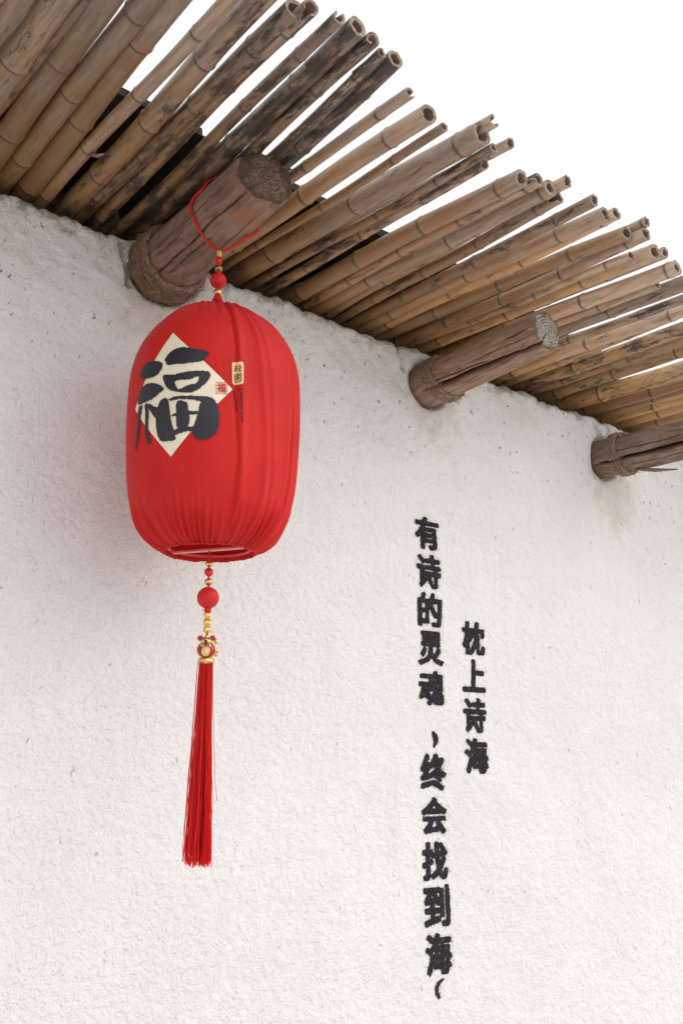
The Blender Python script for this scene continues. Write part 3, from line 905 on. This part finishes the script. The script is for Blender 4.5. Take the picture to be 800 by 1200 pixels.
# ---- flat prints on the cloth
def inside(poly, X, Y):
    poly = np.asarray(poly, float)
    r = np.zeros(X.shape, bool)
    x1, y1 = poly[-1]
    for x2, y2 in poly:
        c = ((y2 > Y) != (y1 > Y))
        with np.errstate(divide='ignore', invalid='ignore'):
            xi = (x1 - x2) * (Y - y2) / (y1 - y2) + x2
        r ^= c & (X < xi)
        x1, y1 = x2, y2
    return r
def soft_poly(p, n=3):
    p = np.asarray(p, float)
    for _ in range(n):
        q = np.roll(p, -1, 0)
        p = np.stack([p * .75 + q * .25, p * .25 + q * .75], 1).reshape(-1, 2)
    return p
def cells(name, mask, pos, mat, parent):
    # mask[j,i]; pos(I,J) gives world points for cell corners
    J, I = np.nonzero(mask)
    if len(J) == 0: return None
    w = mask.shape[1] + 1
    cid = np.stack([J * w + I, J * w + I + 1, (J + 1) * w + I + 1, (J + 1) * w + I], -1)
    u, inv = np.unique(cid, return_inverse=True)
    V = pos((u % w).astype(float), (u // w).astype(float))
    mbx = MB()
    mbx.v = [V]; mbx.f = [tuple(r) for r in inv.reshape(-1, 4).tolist()]; mbx.mi = [0] * len(mbx.f); mbx.attr = [np.zeros(len(V))]; mbx.n = len(V)
    return mbx.build(name, mat, parent, True)
RL = 0.1465
def px2s(px, py):
    th, z = lhit(px, py)
    return (th * RL, z)
def zoom5(p):           # coordinates read off a 5x enlargement at (140, 380)
    return px2s(140 + p[0] / 5, 380 + p[1] / 5)
def print_polys(name, polys, mat, off, cell=0.0005, holes=(), edge=0.0, parent=COVER):
    P = [np.array([zoom5(q) for q in soft_poly(p, 2)]) for p in polys]
    Hh = [np.array([zoom5(q) for q in soft_poly(p, 2)]) for p in holes]
    A = np.concatenate(P)
    x0, z0 = A.min(0) - 0.002; x1, z1 = A.max(0) + 0.002
    nx, nz = int((x1 - x0) / cell), int((z1 - z0) / cell)
    X, Z = np.meshgrid(x0 + (np.arange(nx) + .5) * cell, z0 + (np.arange(nz) + .5) * cell)
    if edge:
        e = edge
        X = X + e * perlin(X / 0.004, Z / 0.0025, 96); Z = Z + e * perlin(X / 0.004 + 7, Z / 0.0025, 97)
    mk = np.zeros(X.shape, bool)
    for p in P: mk |= inside(p, X, Z)
    for p in Hh: mk &= ~inside(p, X, Z)
    return cells(name, mk, lambda i, j: lpos((x0 + i * cell) / RL, z0 + j * cell, off), mat, parent)
# cream diamond
cor = [zoom5(p) for p in ((318, 50), (662, 382), (303, 777), (95, 500))]
n = 90
U, Vv = np.meshgrid(np.linspace(0, 1, n), np.linspace(0, 1, n))
cA, cB, cC, cD = [np.array(c) for c in cor]
G = cA * ((1 - U) * (1 - Vv))[..., None] + cB * (U * (1 - Vv))[..., None] + cC * (U * Vv)[..., None] + cD * ((1 - U) * Vv)[..., None]
mbd = MB()
mbd.add(lpos(G[..., 0] / RL, G[..., 1], 0.0010), [tuple(reversed(f)) for f in grid_faces(n, n)])
mbd.build('paper_diamond', M_CREAM, COVER)
FU = [
    [(266, 212), (283, 185), (300, 165), (345, 140), (400, 137), (440, 149), (490, 150), (525, 163), (528, 178), (505, 195), (495, 218), (440, 226), (390, 234), (330, 236), (300, 242), (275, 238), (280, 224)],
    [(253, 300), (260, 325), (268, 350), (285, 378), (310, 393), (350, 401), (400, 404), (440, 399), (475, 376), (505, 350), (525, 325), (536, 300), (530, 283), (505, 274), (450, 276), (400, 279), (350, 290), (310, 300), (280, 294)],
    [(245, 442), (280, 430), (291, 450), (297, 500), (305, 560), (315, 600), (326, 640), (335, 677), (310, 685), (290, 682), (270, 691), (240, 682), (224, 650), (217, 600), (214, 540), (228, 480)],
    [(286, 442), (320, 427), (370, 421), (430, 421), (500, 424), (550, 432), (572, 466), (480, 460), (470, 450), (400, 441), (350, 441), (300, 452)],
    [(475, 450), (545, 430), (572, 465), (585, 520), (585, 570), (576, 620), (556, 652), (520, 674), (480, 680), (445, 667), (424, 645), (435, 600), (450, 560), (465, 510)],
    [(333, 470), (345, 448), (375, 449), (402, 465), (407, 500), (415, 550), (411, 582), (400, 604), (370, 612), (335, 607), (337, 560)],
    [(298, 542), (330, 520), (395, 508), (472, 513), (467, 531), (400, 531), (330, 540)],
    [(312, 642), (330, 614), (380, 604), (442, 598), (442, 627), (400, 627), (350, 641), (320, 656)],
    [(122, 288), (155, 240), (180, 219), (230, 217), (251, 224), (258, 245), (246, 275), (225, 301), (180, 319), (140, 326), (130, 315)],
    [(112, 458), (118, 420), (130, 390), (150, 360), (180, 344), (230, 349), (262, 374), (264, 386), (235, 406), (215, 426), (185, 446), (150, 461), (116, 478)],
    [(150, 470), (172, 458), (177, 520), (172, 600), (174, 660), (189, 705), (172, 708), (156, 670), (154, 600), (157, 520)],
    [(116, 485), (135, 474), (142, 480), (131, 540), (119, 620), (111, 680), (97, 745), (90, 740), (100, 680), (105, 600), (110, 540)],
    [(163, 468), (185, 468), (215, 488), (248, 488), (228, 565), (205, 542), (180, 502)],
]
print_polys('brush_character', FU, M_INK, 0.0019, 0.0005, [[(325, 332), (380, 329), (420, 325), (445, 314), (469, 303), (467, 330), (450, 351), (425, 353), (395, 361), (370, 380), (345, 386), (332, 360)]], 0.0010)
# ---- glyph bitmaps from the built-in font
def glyph(ch, N=120):
    cu = bpy.data.curves.new('glyph', 'FONT'); cu.body = ch
    ob = bpy.data.objects.new('glyph', cu); COL.objects.link(ob)
    dg = bpy.context.evaluated_depsgraph_get()
    me = bpy.data.meshes.new_from_object(ob.evaluated_get(dg))
    me.calc_loop_triangles()
    co = np.array([v.co[:2] for v in me.vertices]); tri = [tuple(t.vertices) for t in me.loop_triangles]
    bpy.data.objects.remove(ob); bpy.data.curves.remove(cu); bpy.data.meshes.remove(me)
    lo, hi = co.min(0), co.max(0)
    co = (co - lo) / (hi - lo)
    g = (np.arange(N) + .5) / N
    X, Y = np.meshgrid(g, g)
    mk = np.zeros((N, N), bool)
    for a, b, c in tri:
        A, B, Cc = co[a], co[b], co[c]
        i0, i1 = int(max(0, min(A[0], B[0], Cc[0]) * N - 1)), int(min(N, max(A[0], B[0], Cc[0]) * N + 2))
        j0, j1 = int(max(0, min(A[1], B[1], Cc[1]) * N - 1)), int(min(N, max(A[1], B[1], Cc[1]) * N + 2))
        x, y = X[j0:j1, i0:i1], Y[j0:j1, i0:i1]
        d1 = (x - B[0]) * (A[1] - B[1]) - (A[0] - B[0]) * (y - B[1])
        d2 = (x - Cc[0]) * (B[1] - Cc[1]) - (B[0] - Cc[0]) * (y - Cc[1])
        d3 = (x - A[0]) * (Cc[1] - A[1]) - (Cc[0] - A[0]) * (y - A[1])
        mk[j0:j1, i0:i1] |= ~(((d1 < 0) | (d2 < 0) | (d3 < 0)) & ((d1 > 0) | (d2 > 0) | (d3 > 0)))
    return mk
def dilate(mk, rx, ry=None):
    ry = rx if ry is None else ry
    out = mk.copy()
    R = int(math.ceil(max(rx, ry)))
    for dy in range(-R, R + 1):
        for dx in range(-R, R + 1):
            if (dx / max(rx, .01)) ** 2 + (dy / max(ry, .01)) ** 2 <= 1:
                out |= np.roll(np.roll(mk, dy, 0), dx, 1)
    return out
def blur(a, k):
    a = a.astype(float)
    for _ in range(2):
        for ax in (0, 1):
            s = np.zeros_like(a)
            for d in range(-k, k + 1): s += np.roll(a, d, ax)
            a = s / (2 * k + 1)
    return a
def print_box(name, mask, corners, mat, off):     # bitmap stretched over a box given in zoom5 corners (tl, tr, br, bl)
    a, b, c, d = [np.array(zoom5(p)) for p in corners]
    H, W = mask.shape
    def pos(i, j):
        u = i / W; v = 1 - j / H
        p = a * ((1 - u) * (1 - v))[:, None] + b * (u * (1 - v))[:, None] + c * (u * v)[:, None] + d * ((1 - u) * v)[:, None]
        return lpos(p[:, 0] / RL, p[:, 1], off)
    return cells(name, mask, pos, mat, COVER)
# small red seal: the same word in red lines inside a frame
N = 60
mk = np.zeros((N, N), bool)
mk[8:52, 8:52] = dilate(glyph('福', 44), 1.6)
fr_ = np.zeros((N, N), bool); fr_[1:59, 1:59] = True; fr_[4:56, 4:56] = False
mk |= fr_ & (perlin(*np.meshgrid(np.arange(N) / 7, np.arange(N) / 7), 98) > -0.25)
print_box('red_seal', mk, ((563, 338), (632, 341), (634, 411), (566, 410)), M_SEAL, 0.0021)
# yellow label with two small brown marks
rb = np.zeros((80, 40), bool); yy_, xx__ = np.mgrid[0:80, 0:40]
dx_ = np.maximum(np.abs(xx__ - 19.5) - 12, 0); dy_ = np.maximum(np.abs(yy_ - 39.5) - 32, 0)
rb = np.hypot(dx_, dy_) < 7.6
lab_c = ((659, 220), (722, 225), (721, 357), (662, 353))
print_box('gold_label', rb, lab_c, M_YELLOW, 0.0010)
mk = np.zeros((160, 80), bool)
def seg_line(mk, pts, w):
    H, W = mk.shape
    Y, X = np.mgrid[0:H, 0:W]
    Y = H - 1 - Y
    for (x1, y1), (x2, y2) in zip(pts[:-1], pts[1:]):
        L2 = (x2 - x1) ** 2 + (y2 - y1) ** 2 + 1e-9
        t = np.clip(((X - x1) * (x2 - x1) + (Y - y1) * (y2 - y1)) / L2, 0, 1)
        mk |= np.hypot(X - x1 - t * (x2 - x1), Y - y1 - t * (y2 - y1)) < w
for p in ([(20, 28), (33, 26)], [(28, 38), (16, 66)], [(36, 36), (32, 62)], [(46, 30), (60, 34)], [(58, 30), (48, 66), (64, 66)], [(44, 50), (62, 46)],
          [(18, 90), (18, 136)], [(18, 88), (62, 86), (62, 136)], [(28, 100), (52, 98)], [(28, 112), (52, 110)], [(40, 94), (40, 126)], [(24, 140), (58, 138)], [(28, 124), (52, 122)]):
    seg_line(mk, p, 3.2)
print_box('label_mark', mk, lab_c, M_BROWN, 0.0017)
# faded signature column
mk = np.zeros((200, 80), bool)
for p in ([(6, 4), (16, 30), (10, 60)], [(14, 50), (24, 80), (16, 100)], [(18, 96), (28, 130)], [(38, 6), (60, 2)], [(44, 18), (54, 40), (40, 52)], [(58, 26), (50, 60)], [(46, 64), (58, 88)],
          [(50, 84), (46, 110), (58, 118)], [(56, 104), (52, 128)], [(44, 142), (60, 148)], [(56, 140), (48, 164)], [(50, 168), (60, 174)], [(56, 180), (58, 196), (50, 190)]):
    seg_line(mk, p, 3.6)
print_box('signature', mk, ((662, 380), (735, 380), (735, 580), (668, 580)), M_SIGN, 0.0012)

# ---- ring and strip in the bottom opening
mbr = MB()
a0 = 1.9545
lathe(mbr, [(.0728, a0 - 0.003), (.0734, a0), (.0725, a0 + 0.003), (.066, a0 + 0.003), (.0650, a0), (.066, a0 - 0.003), (.0728, a0 - 0.003)], (AX, AY, 0), 72)
ring = mbr.build('bottom_ring', M_PLASTIC, LAN)
dirp = np.array([RT[0] * 0.93 + FW[0] * -0.35, RT[1] * 0.93 + FW[1] * -0.35, 0]); dirp /= np.linalg.norm(dirp)
per = np.array([-dirp[1], dirp[0], 0])
mbs = MB()
c0 = np.array([AX, AY, a0 - 0.003])
V = []
for s1 in (-0.069, 0.069):
    for w1, h1 in ((-0.0055, 0), (0.0055, 0), (0.0055, 0.003), (-0.0055, 0.003)):
        V.append(c0 + dirp * s1 + per * w1 + np.array([0, 0, h1 - 0.003]))
mbs.add(V, [(0, 1, 2, 3), (7, 6, 5, 4), (0, 4, 5, 1), (1, 5, 6, 2), (2, 6, 7, 3), (3, 7, 4, 0)])
mbs.build('cross_strip', M_PALE, LAN, False)
# inner wire hoop
mbh = MB()
ta = np.linspace(0, 2 * np.pi, 60)
tube(mbh, np.stack([AX + .118 * np.cos(ta), AY + .118 * np.sin(ta), 2.02 + 0 * ta], -1), 0.002, 6)
mbh.build('wire_hoop', M_PLASTIC, LAN)

# ---- hanging loop round the log: the pixels give rays that meet the log's skin
L0 = LOGS[0]
def log_hit(px, py, off=0.0035):
    d = ray(px, py)
    t = np.linspace(1.2, 2.3, 5000)
    P = CAM + d * t[:, None]
    x, z, r = log_axis(L0, P[:, 1])
    rho = np.hypot(P[:, 0] - x, P[:, 2] - z)
    k = int(np.argmax(rho < r + off)) if (rho < r + off).any() else int(np.argmin(rho - r))
    p = P[k]
    x, z, r = log_axis(L0, p[1])
    v = np.array([p[0] - x, 0, p[2] - z]); v /= np.linalg.norm(v)
    return np.array([x, p[1], z]) + v * (r + off)
gather = hitx(257, 295, AX); gather[1] = AY
left = [log_hit(*p) for p in ((247, 286), (236, 273), (228, 258), (223.5, 243), (228, 231), (237, 222))]
rgt = log_hit(288, 278)
right = [gather * 0.62 + rgt * 0.38 + np.array([0, 0, -0.004]), gather * 0.3 + rgt * 0.7 + np.array([0, 0, -0.003]), rgt]
def round_log(y, a_):
    x, z, r = log_axis(L0, y)
    return np.array([x + (r + 0.004) * math.cos(a_), y, z + (r + 0.004) * math.sin(a_)])
la = left[-1]; ra = right[-1]
xa, za, _ = log_axis(L0, la[1]); aL = math.atan2(la[2] - za, la[0] - xa)
xb, zb_, _ = log_axis(L0, ra[1]); aR = math.atan2(ra[2] - zb_, ra[0] - xb)
if aL < 0: aL += 2 * math.pi
arc = [round_log(la[1] + (ra[1] - la[1]) * t, aL + (aR - aL) * t) for t in np.linspace(0.08, 0.95, 12)]
loop = [gather] + left + arc + right[::-1] + [gather + np.array([0.002, 0, 0])]
loop = np.array(loop)
mbl = MB()
LP = catmull(loop, 140)
tube(mbl, LP, 0.0026, 8, 0, True, lambda a, i: 1 + 0.06 * np.cos(2 * a - i * 0.9))
mbl.build('hanging_loop', M_CORD, LAN)
def zpix(py, px=None):
    # height on the lantern's axis for a photo row
    lo, hi = 1.3, 2.6
    for _ in range(40):
        mid = (lo + hi) / 2
        v = np.array([AX, AY, mid]) - CAM
        y = 600 - FPX * (v @ UP) / (v @ FW)
        if y > py: lo = mid
        else: hi = mid
    return (lo + hi) / 2
def scl(z):
    v = np.array([AX, AY, z]) - CAM
    return (v @ FW) / FPX
mbc = MB(); tube(mbc, [(AX, AY, zpix(297)), (AX, AY, 2.368)], 0.0022, 8); mbc.build('upper_cord', M_CORD, LAN)
mbc = MB(); tube(mbc, [(AX, AY, 2.36), (AX, AY, 1.96), (AX, AY, zpix(745))], 0.0018, 8); mbc.build('lower_cord', M_CORD, LAN)
def bead(py, rpx, mat, name, flat=1.0):
    z = zpix(py); r = rpx * scl(z)
    b_ = MB(); ball(b_, (AX, AY, z), r, r * flat, 24, 14)
    return b_.build(name, mat, LAN)
# gold thread wrap under the loop
mbw = MB()
tt = np.linspace(0, 5 * 2 * np.pi, 120); zc = zpix(298)
tube(mbw, np.stack([AX + .0042 * np.cos(tt), AY + .0042 * np.sin(tt), zc + 0.006 - 0.012 * tt / tt[-1]], -1), 0.0014, 6)
mbw.build('gold_thread', M_GOLD, LAN)
mbw = MB(); zc = zpix(305.5); lathe(mbw, [(.001, .0065), (.0052, .006), (.0062, .002), (.0062, -.003), (.005, -.006), (.001, -.0065)], (AX, AY, zc), 20); mbw.build('red_barrel_bead', M_RED, LAN)
bead(315, 5.0, M_BRONZE, 'bronze_bead', 0.8)
bead(329, 9.7, M_SILK, 'red_bead')
bead(343, 5.2, M_GOLD, 'gold_bead', 0.85)
mbw = MB(); zc = zpix(350); lathe(mbw, [(.001, .008), (.006, .006), (.008, 0), (.011, -.007), (.001, -.009)], (AX, AY, zc), 20); mbw.build('cloth_knot', M_CLOTH, LAN)
bead(661, 4.8, M_GOLD, 'gold_bead', 0.7)
bead(670.6, 5.3, M_RED, 'red_bead')
bead(682, 5.0, M_GOLD, 'gold_bead', 0.85)
bead(700.5, 13.0, M_SILK, 'red_bead')
mbw = MB(); zc = zpix(714.5); lathe(mbw, [(.001, .004), (.0055, .003), (.006, 0), (.0055, -.003), (.001, -.004)], (AX, AY, zc), 20); mbw.build('red_collar', M_CORD, LAN)
def faceted(py, rpx):
    z = zpix(py); r = rpx * scl(z)
    b_ = MB(); ball(b_, (AX, AY, z), r, r * 0.95, 8, 6)
    return b_.build('gold_bead', M_GOLD, LAN, False)
faceted(720.8, 5.2); faceted(729.6, 5.4); faceted(737.5, 5.2)

# ---- enamel charm (faces the camera side)
fdir = np.array([math.cos(TH_CAM - 0.12), math.sin(TH_CAM - 0.12), 0]); sdir = np.array([-fdir[1], fdir[0], 0])
CH = empty('charm', (0, 0, 0)); CH.parent = LAN; bpy_dep_parent(CH, LAN)
K = scl(1.79)
zc = zpix(761)
def blob(name, mat, s, z, f, rx, rz, rf, seg=20, rings=12):
    b_ = MB()
    n_ = rings
    a = np.linspace(0, 2 * np.pi, seg, endpoint=False)
    rows = []
    c = np.array([AX, AY, zc]) + sdir * s * K + np.array([0, 0, -z * K]) + fdir * f * K
    for t in np.linspace(0.001, math.pi - 0.001, n_):
        rows.append([c + sdir * rx * K * math.sin(t) * math.cos(q) + np.array([0, 0, 1.0]) * rz * K * math.cos(t) + fdir * rf * K * math.sin(t) * math.sin(q) for q in a])
    b_.add(np.array(rows), grid_faces(seg, n_, True))
    return b_.build(name, mat, CH)
def hoop(name, mat, s, z, f, rx, rz, w, half=False):
    b_ = MB()
    a = np.linspace(0, 2 * np.pi, 33)
    c = np.array([AX, AY, zc]) + sdir * s * K + np.array([0, 0, -z * K]) + fdir * f * K
    tube(b_, [c + sdir * rx * K * math.cos(q) + np.array([0, 0, 1.0]) * rz * K * math.sin(q) for q in a], w * K, 7, 0, False)
    return b_.build(name, mat, CH)
blob('body', M_ENAMEL, 0, 0.5, 0, 10.6, 9.2, 8)
hoop('gold_rim', M_GOLD, 0, 0.5, 0, 11.0, 9.6, 1.0)
blob('belly_disc', M_YELLOW, 0.2, 3.2, 7.2, 4.2, 5.2, 2.0)
hoop('belly_rim', M_GOLD, 0.2, 3.2, 8.0, 4.3, 5.3, 0.7)
blob('head', M_GOLD, 0, -9.5, 1.0, 6.6, 5.4, 6.5)
blob('brow', M_GREEN, -2.6, -11.5, 4.6, 2.6, 1.8, 2.6); blob('brow', M_GREEN, 2.6, -11.5, 4.6, 2.6, 1.8, 2.6)
hoop('mouth_line', M_BRONZE, 0, -5.6, 6.2, 3.6, 1.0, 0.5)
blob('ear', M_ENAMEL, -7.2, -13.0, 0.5, 3.4, 3.0, 2.4); blob('ear', M_ENAMEL, 7.2, -13.0, 0.5, 3.4, 3.0, 2.4)
hoop('ear_rim', M_GOLD, -7.2, -13.0, 1.0, 3.6, 3.2, 0.6); hoop('ear_rim', M_GOLD, 7.2, -13.0, 1.0, 3.6, 3.2, 0.6)
blob('nose', M_BLACK, 0, -8.5, 7.4, 1.9, 2.2, 1.4)
blob('cheek', M_WHITE, -3.9, -3.8, 6.6, 2.2, 1.7, 2.2); blob('cheek', M_WHITE, 3.9, -3.8, 6.6, 2.2, 1.7, 2.2)
blob('pupil', M_BLACK, -3.6, -3.9, 8.6, 1.0, 1.0, 0.8); blob('pupil', M_BLACK, 3.6, -3.9, 8.6, 1.0, 1.0, 0.8)
blob('crest', M_GOLD, 0.3, -14.5, 2.0, 3.0, 1.8, 3.0)
blob('side_knob', M_GOLD, 10.8, -9.5, -4, 2.6, 3.0, 2.6, 8, 6); blob('side_knob', M_GOLD, 12.0, 1.0, -3, 2.3, 3.4, 2.4, 8, 6); blob('side_knob', M_GOLD, 11.2, 6.0, -3, 2.2, 2.4, 2.2, 8, 6)
for q in np.linspace(0, 2 * np.pi, 11)[:-1]:
    c = np.array([math.cos(q), math.sin(q)])
    blob('base_stud', M_GOLD, 7.4 * c[0], 12.6, 7.4 * c[1], 2.3, 2.6, 2.3, 8, 6)
mbw = MB(); zq = zpix(775.5); lathe(mbw, [(.001, .006), (.0125, .005), (.0135, .001), (.013, -.004), (.001, -.005)], (AX, AY, zq), 24); o = mbw.build('gold_cap', M_GOLD, CH)

# ---- tassel
def mat_tassel():
    t = NT('red_silk_thread', 0.42, 0.4)
    v = t.coord('Object', (1, 1, 0.05))
    t.base(t.mix(t.mr(t.noise(v, 500, 3), 0.3, 0.7), (0.95, 0.05, 0.04), (0.82, 0.028, 0.024)))
    tr = t.n('BsdfTranslucent'); tr.inputs['Color'].default_value = (1.0, 0.06, 0.04, 1)
    mx = t.n('MixShader'); mx.inputs[0].default_value = 0.6
    t.link(t.bsdf.outputs[0], mx.inputs[1]); t.link(tr.outputs[0], mx.inputs[2])
    out = [n_ for n_ in t.t.nodes if n_.type == 'OUTPUT_MATERIAL'][0]
    t.link(mx.outputs[0], out.inputs['Surface'])
    return t.mat
mt = MB()
z0 = zpix(776); z1 = zpix(1016)
r2 = np.random.default_rng(9)
locks = []
for i in range(26):                 # the threads hang in loose locks that part towards the tip
    q = r2.uniform(0, 2 * np.pi); u = math.sqrt((i + 0.5) / 26)
    locks.append((q, u, r2.normal(0, 0.09), r2.uniform(0, 6.28), r2.uniform(0.0006, 0.0022)))
for i in range(440):
    q, u, lf, lph, lw = locks[i % len(locks)]
    loose = r2.random() < 0.16
    ln = (z0 - z1) * (r2.uniform(0.94, 1.0) if r2.random() > 0.12 else r2.uniform(0.6, 1.01))
    s = np.linspace(0, 1, 22)
    spread = (0.0040 * (1 - 0.40 * s)) if not loose else 0.004 + 0.007 * s ** 2
    a, b2 = r2.normal(0, 0.6), r2.normal(0, 0.6)
    rad = u * (0.0108 + 0.0125 * s ** 0.9) * (1 + lf * s)
    ph = r2.uniform(0, 6.28)
    x = AX + rad * np.cos(q) + a * spread + lw * np.sin(7 * s + lph) * s + 0.0007 * np.sin(24 * s + ph) * s + 0.0022 * r2.normal() * s ** 6
    y = AY + rad * np.sin(q) + b2 * spread + lw * np.cos(6 * s + lph) * s + 0.0022 * r2.normal() * s ** 6
    hold = np.minimum(1, np.hypot(x - AX, y - AY) / 1e-9) * 0 + np.minimum(1.0, (0.0130 + 0.013 * s + 0.010 * s ** 4) / (np.hypot(x - AX, y - AY) + 1e-9))
    x = AX + (x - AX) * hold; y = AY + (y - AY) * hold
    lean = -0.0035 * s ** 1.5
    x = x + lean * RT[0]; y = y + lean * RT[1]
    tube(mt, np.stack([x, y, z0 - ln * s], -1), 0.00055, 3, 0, False)
ta_ = mt.build('tassel', mat_tassel(), LAN, True)
ta_['kind'] = 'stuff'

# ------------------------------------------------------------------ lettering sprayed on the wall
r3 = np.random.default_rng(21)
def spray(mask, x0, x1, z0, z1, name='painted_character'):
    # mask rows run upwards; box in wall coordinates; every painted grain is a small piece of paint film on the relief
    cell = 0.00095
    pad = 0.012
    nx, nz = int((x1 - x0 + 2 * pad) / cell), int((z1 - z0 + 2 * pad) / cell)
    X, Z = np.meshgrid(x0 - pad + (np.arange(nx) + .5) * cell, z0 - pad + (np.arange(nz) + .5) * cell)
    H, W = mask.shape
    u = (X - x0) / (x1 - x0) * W; v = (Z - z0) / (z1 - z0) * H
    ok = (u >= 0) & (u < W) & (v >= 0) & (v < H)
    M = np.zeros(X.shape, bool)
    M[ok] = mask[v[ok].astype(int), u[ok].astype(int)]
    soft = blur(M, 1); wide = 0.5 * blur(M, 5) + 0.5 * blur(np.roll(M, 5, 1), 5)
    nz_ = 0.55 * perlin(X / 0.0045, Z / 0.0045, 100) + 0.35 * r3.normal(0, 0.5, X.shape)
    gran = r3.random(X.shape)
    K_ = (soft + 0.42 * nz_) > 0.5
    K_ &= ~((soft > 0.9) & (gran < 0.06 + 0.16 * (perlin(X / 0.010, Z / 0.010, 101) > 0.38)))
    K_ |= (gran < 0.30 * np.clip(wide, 0, 0.6) ** 1.3) & (wide > 0.015)
    def pos(i, j):
        xx_ = x0 - pad + i * cell; zz_ = z0 - pad + j * cell
        return np.stack([xx_, -wall_h(xx_, zz_) - 0.0010, zz_], -1)
    return cells(name, K_, pos, M_PAINT, WALL)
# rows of the photo for each character, and the left / right edge of its column at that row
col1 = [('有', 605, 645), ('诗', 649, 691), ('的', 694, 736), ('灵', 739, 781), ('魂', 785, 828), ('终', 882, 928), ('会', 933, 979), ('找', 985, 1033), ('到', 1036, 1088), ('海', 1092, 1144)]
col2 = [('枕', 728, 769), ('上', 772, 812), ('诗', 817, 860), ('海', 864, 908)]
def place(ch, ya, yb, xc, wd, bold):
    px = float(np.interp((ya + yb) / 2, *xc))
    za, zb2 = hity(px, ya)[2], hity(px, yb)[2]
    cx = hity(px, (ya + yb) / 2)[0]
    g_ = glyph(ch, 120)
    big_ = np.zeros((136, 136), bool); big_[8:128, 8:128] = g_
    big_ = dilate(big_, bold, bold * 0.72)
    spray(big_, cx - wd / 2, cx + wd / 2, zb2, za)
XC1 = ([605, 1144], [499.5, 514]); XC2 = ([728, 908], [553, 559])
for ch, ya, yb in col1:
    place(ch, ya, yb, XC1, 0.077, 7.8)
for ch, ya, yb in col2:
    place(ch, ya, yb, XC2, 0.077, 7.8)
# comma and the curved closing stroke
def stroke_mask(pts, wds, N=80):
    mk = np.zeros((N, N), bool)
    Y, X = np.mgrid[0:N, 0:N]; Y = N - 1 - Y
    pts = np.asarray(pts, float)
    for k in range(len(pts) - 1):
        for t in np.linspace(0, 1, 12):
            p = pts[k] * (1 - t) + pts[k + 1] * t; w = wds[k] * (1 - t) + wds[k + 1] * t
            mk |= np.hypot(X - p[0], Y - p[1]) < w
    return mk
def mark(mk, xa, xb, ya, yb):
    p, q = hity(xa, (ya + yb) / 2), hity(xb, (ya + yb) / 2)
    xm = (xa + xb) / 2
    spray(mk, p[0], q[0], hity(xm, yb)[2], hity(xm, ya)[2], 'painted_mark')
mark(stroke_mask([(35, 8), (45, 25), (50, 45), (34, 74)], [12, 17, 14, 5]), 502, 516, 857, 877)
mark(stroke_mask([(70, 8), (45, 16), (30, 36), (32, 56), (44, 74)], [4, 8, 9, 9, 7]), 503, 521, 1146, 1171)
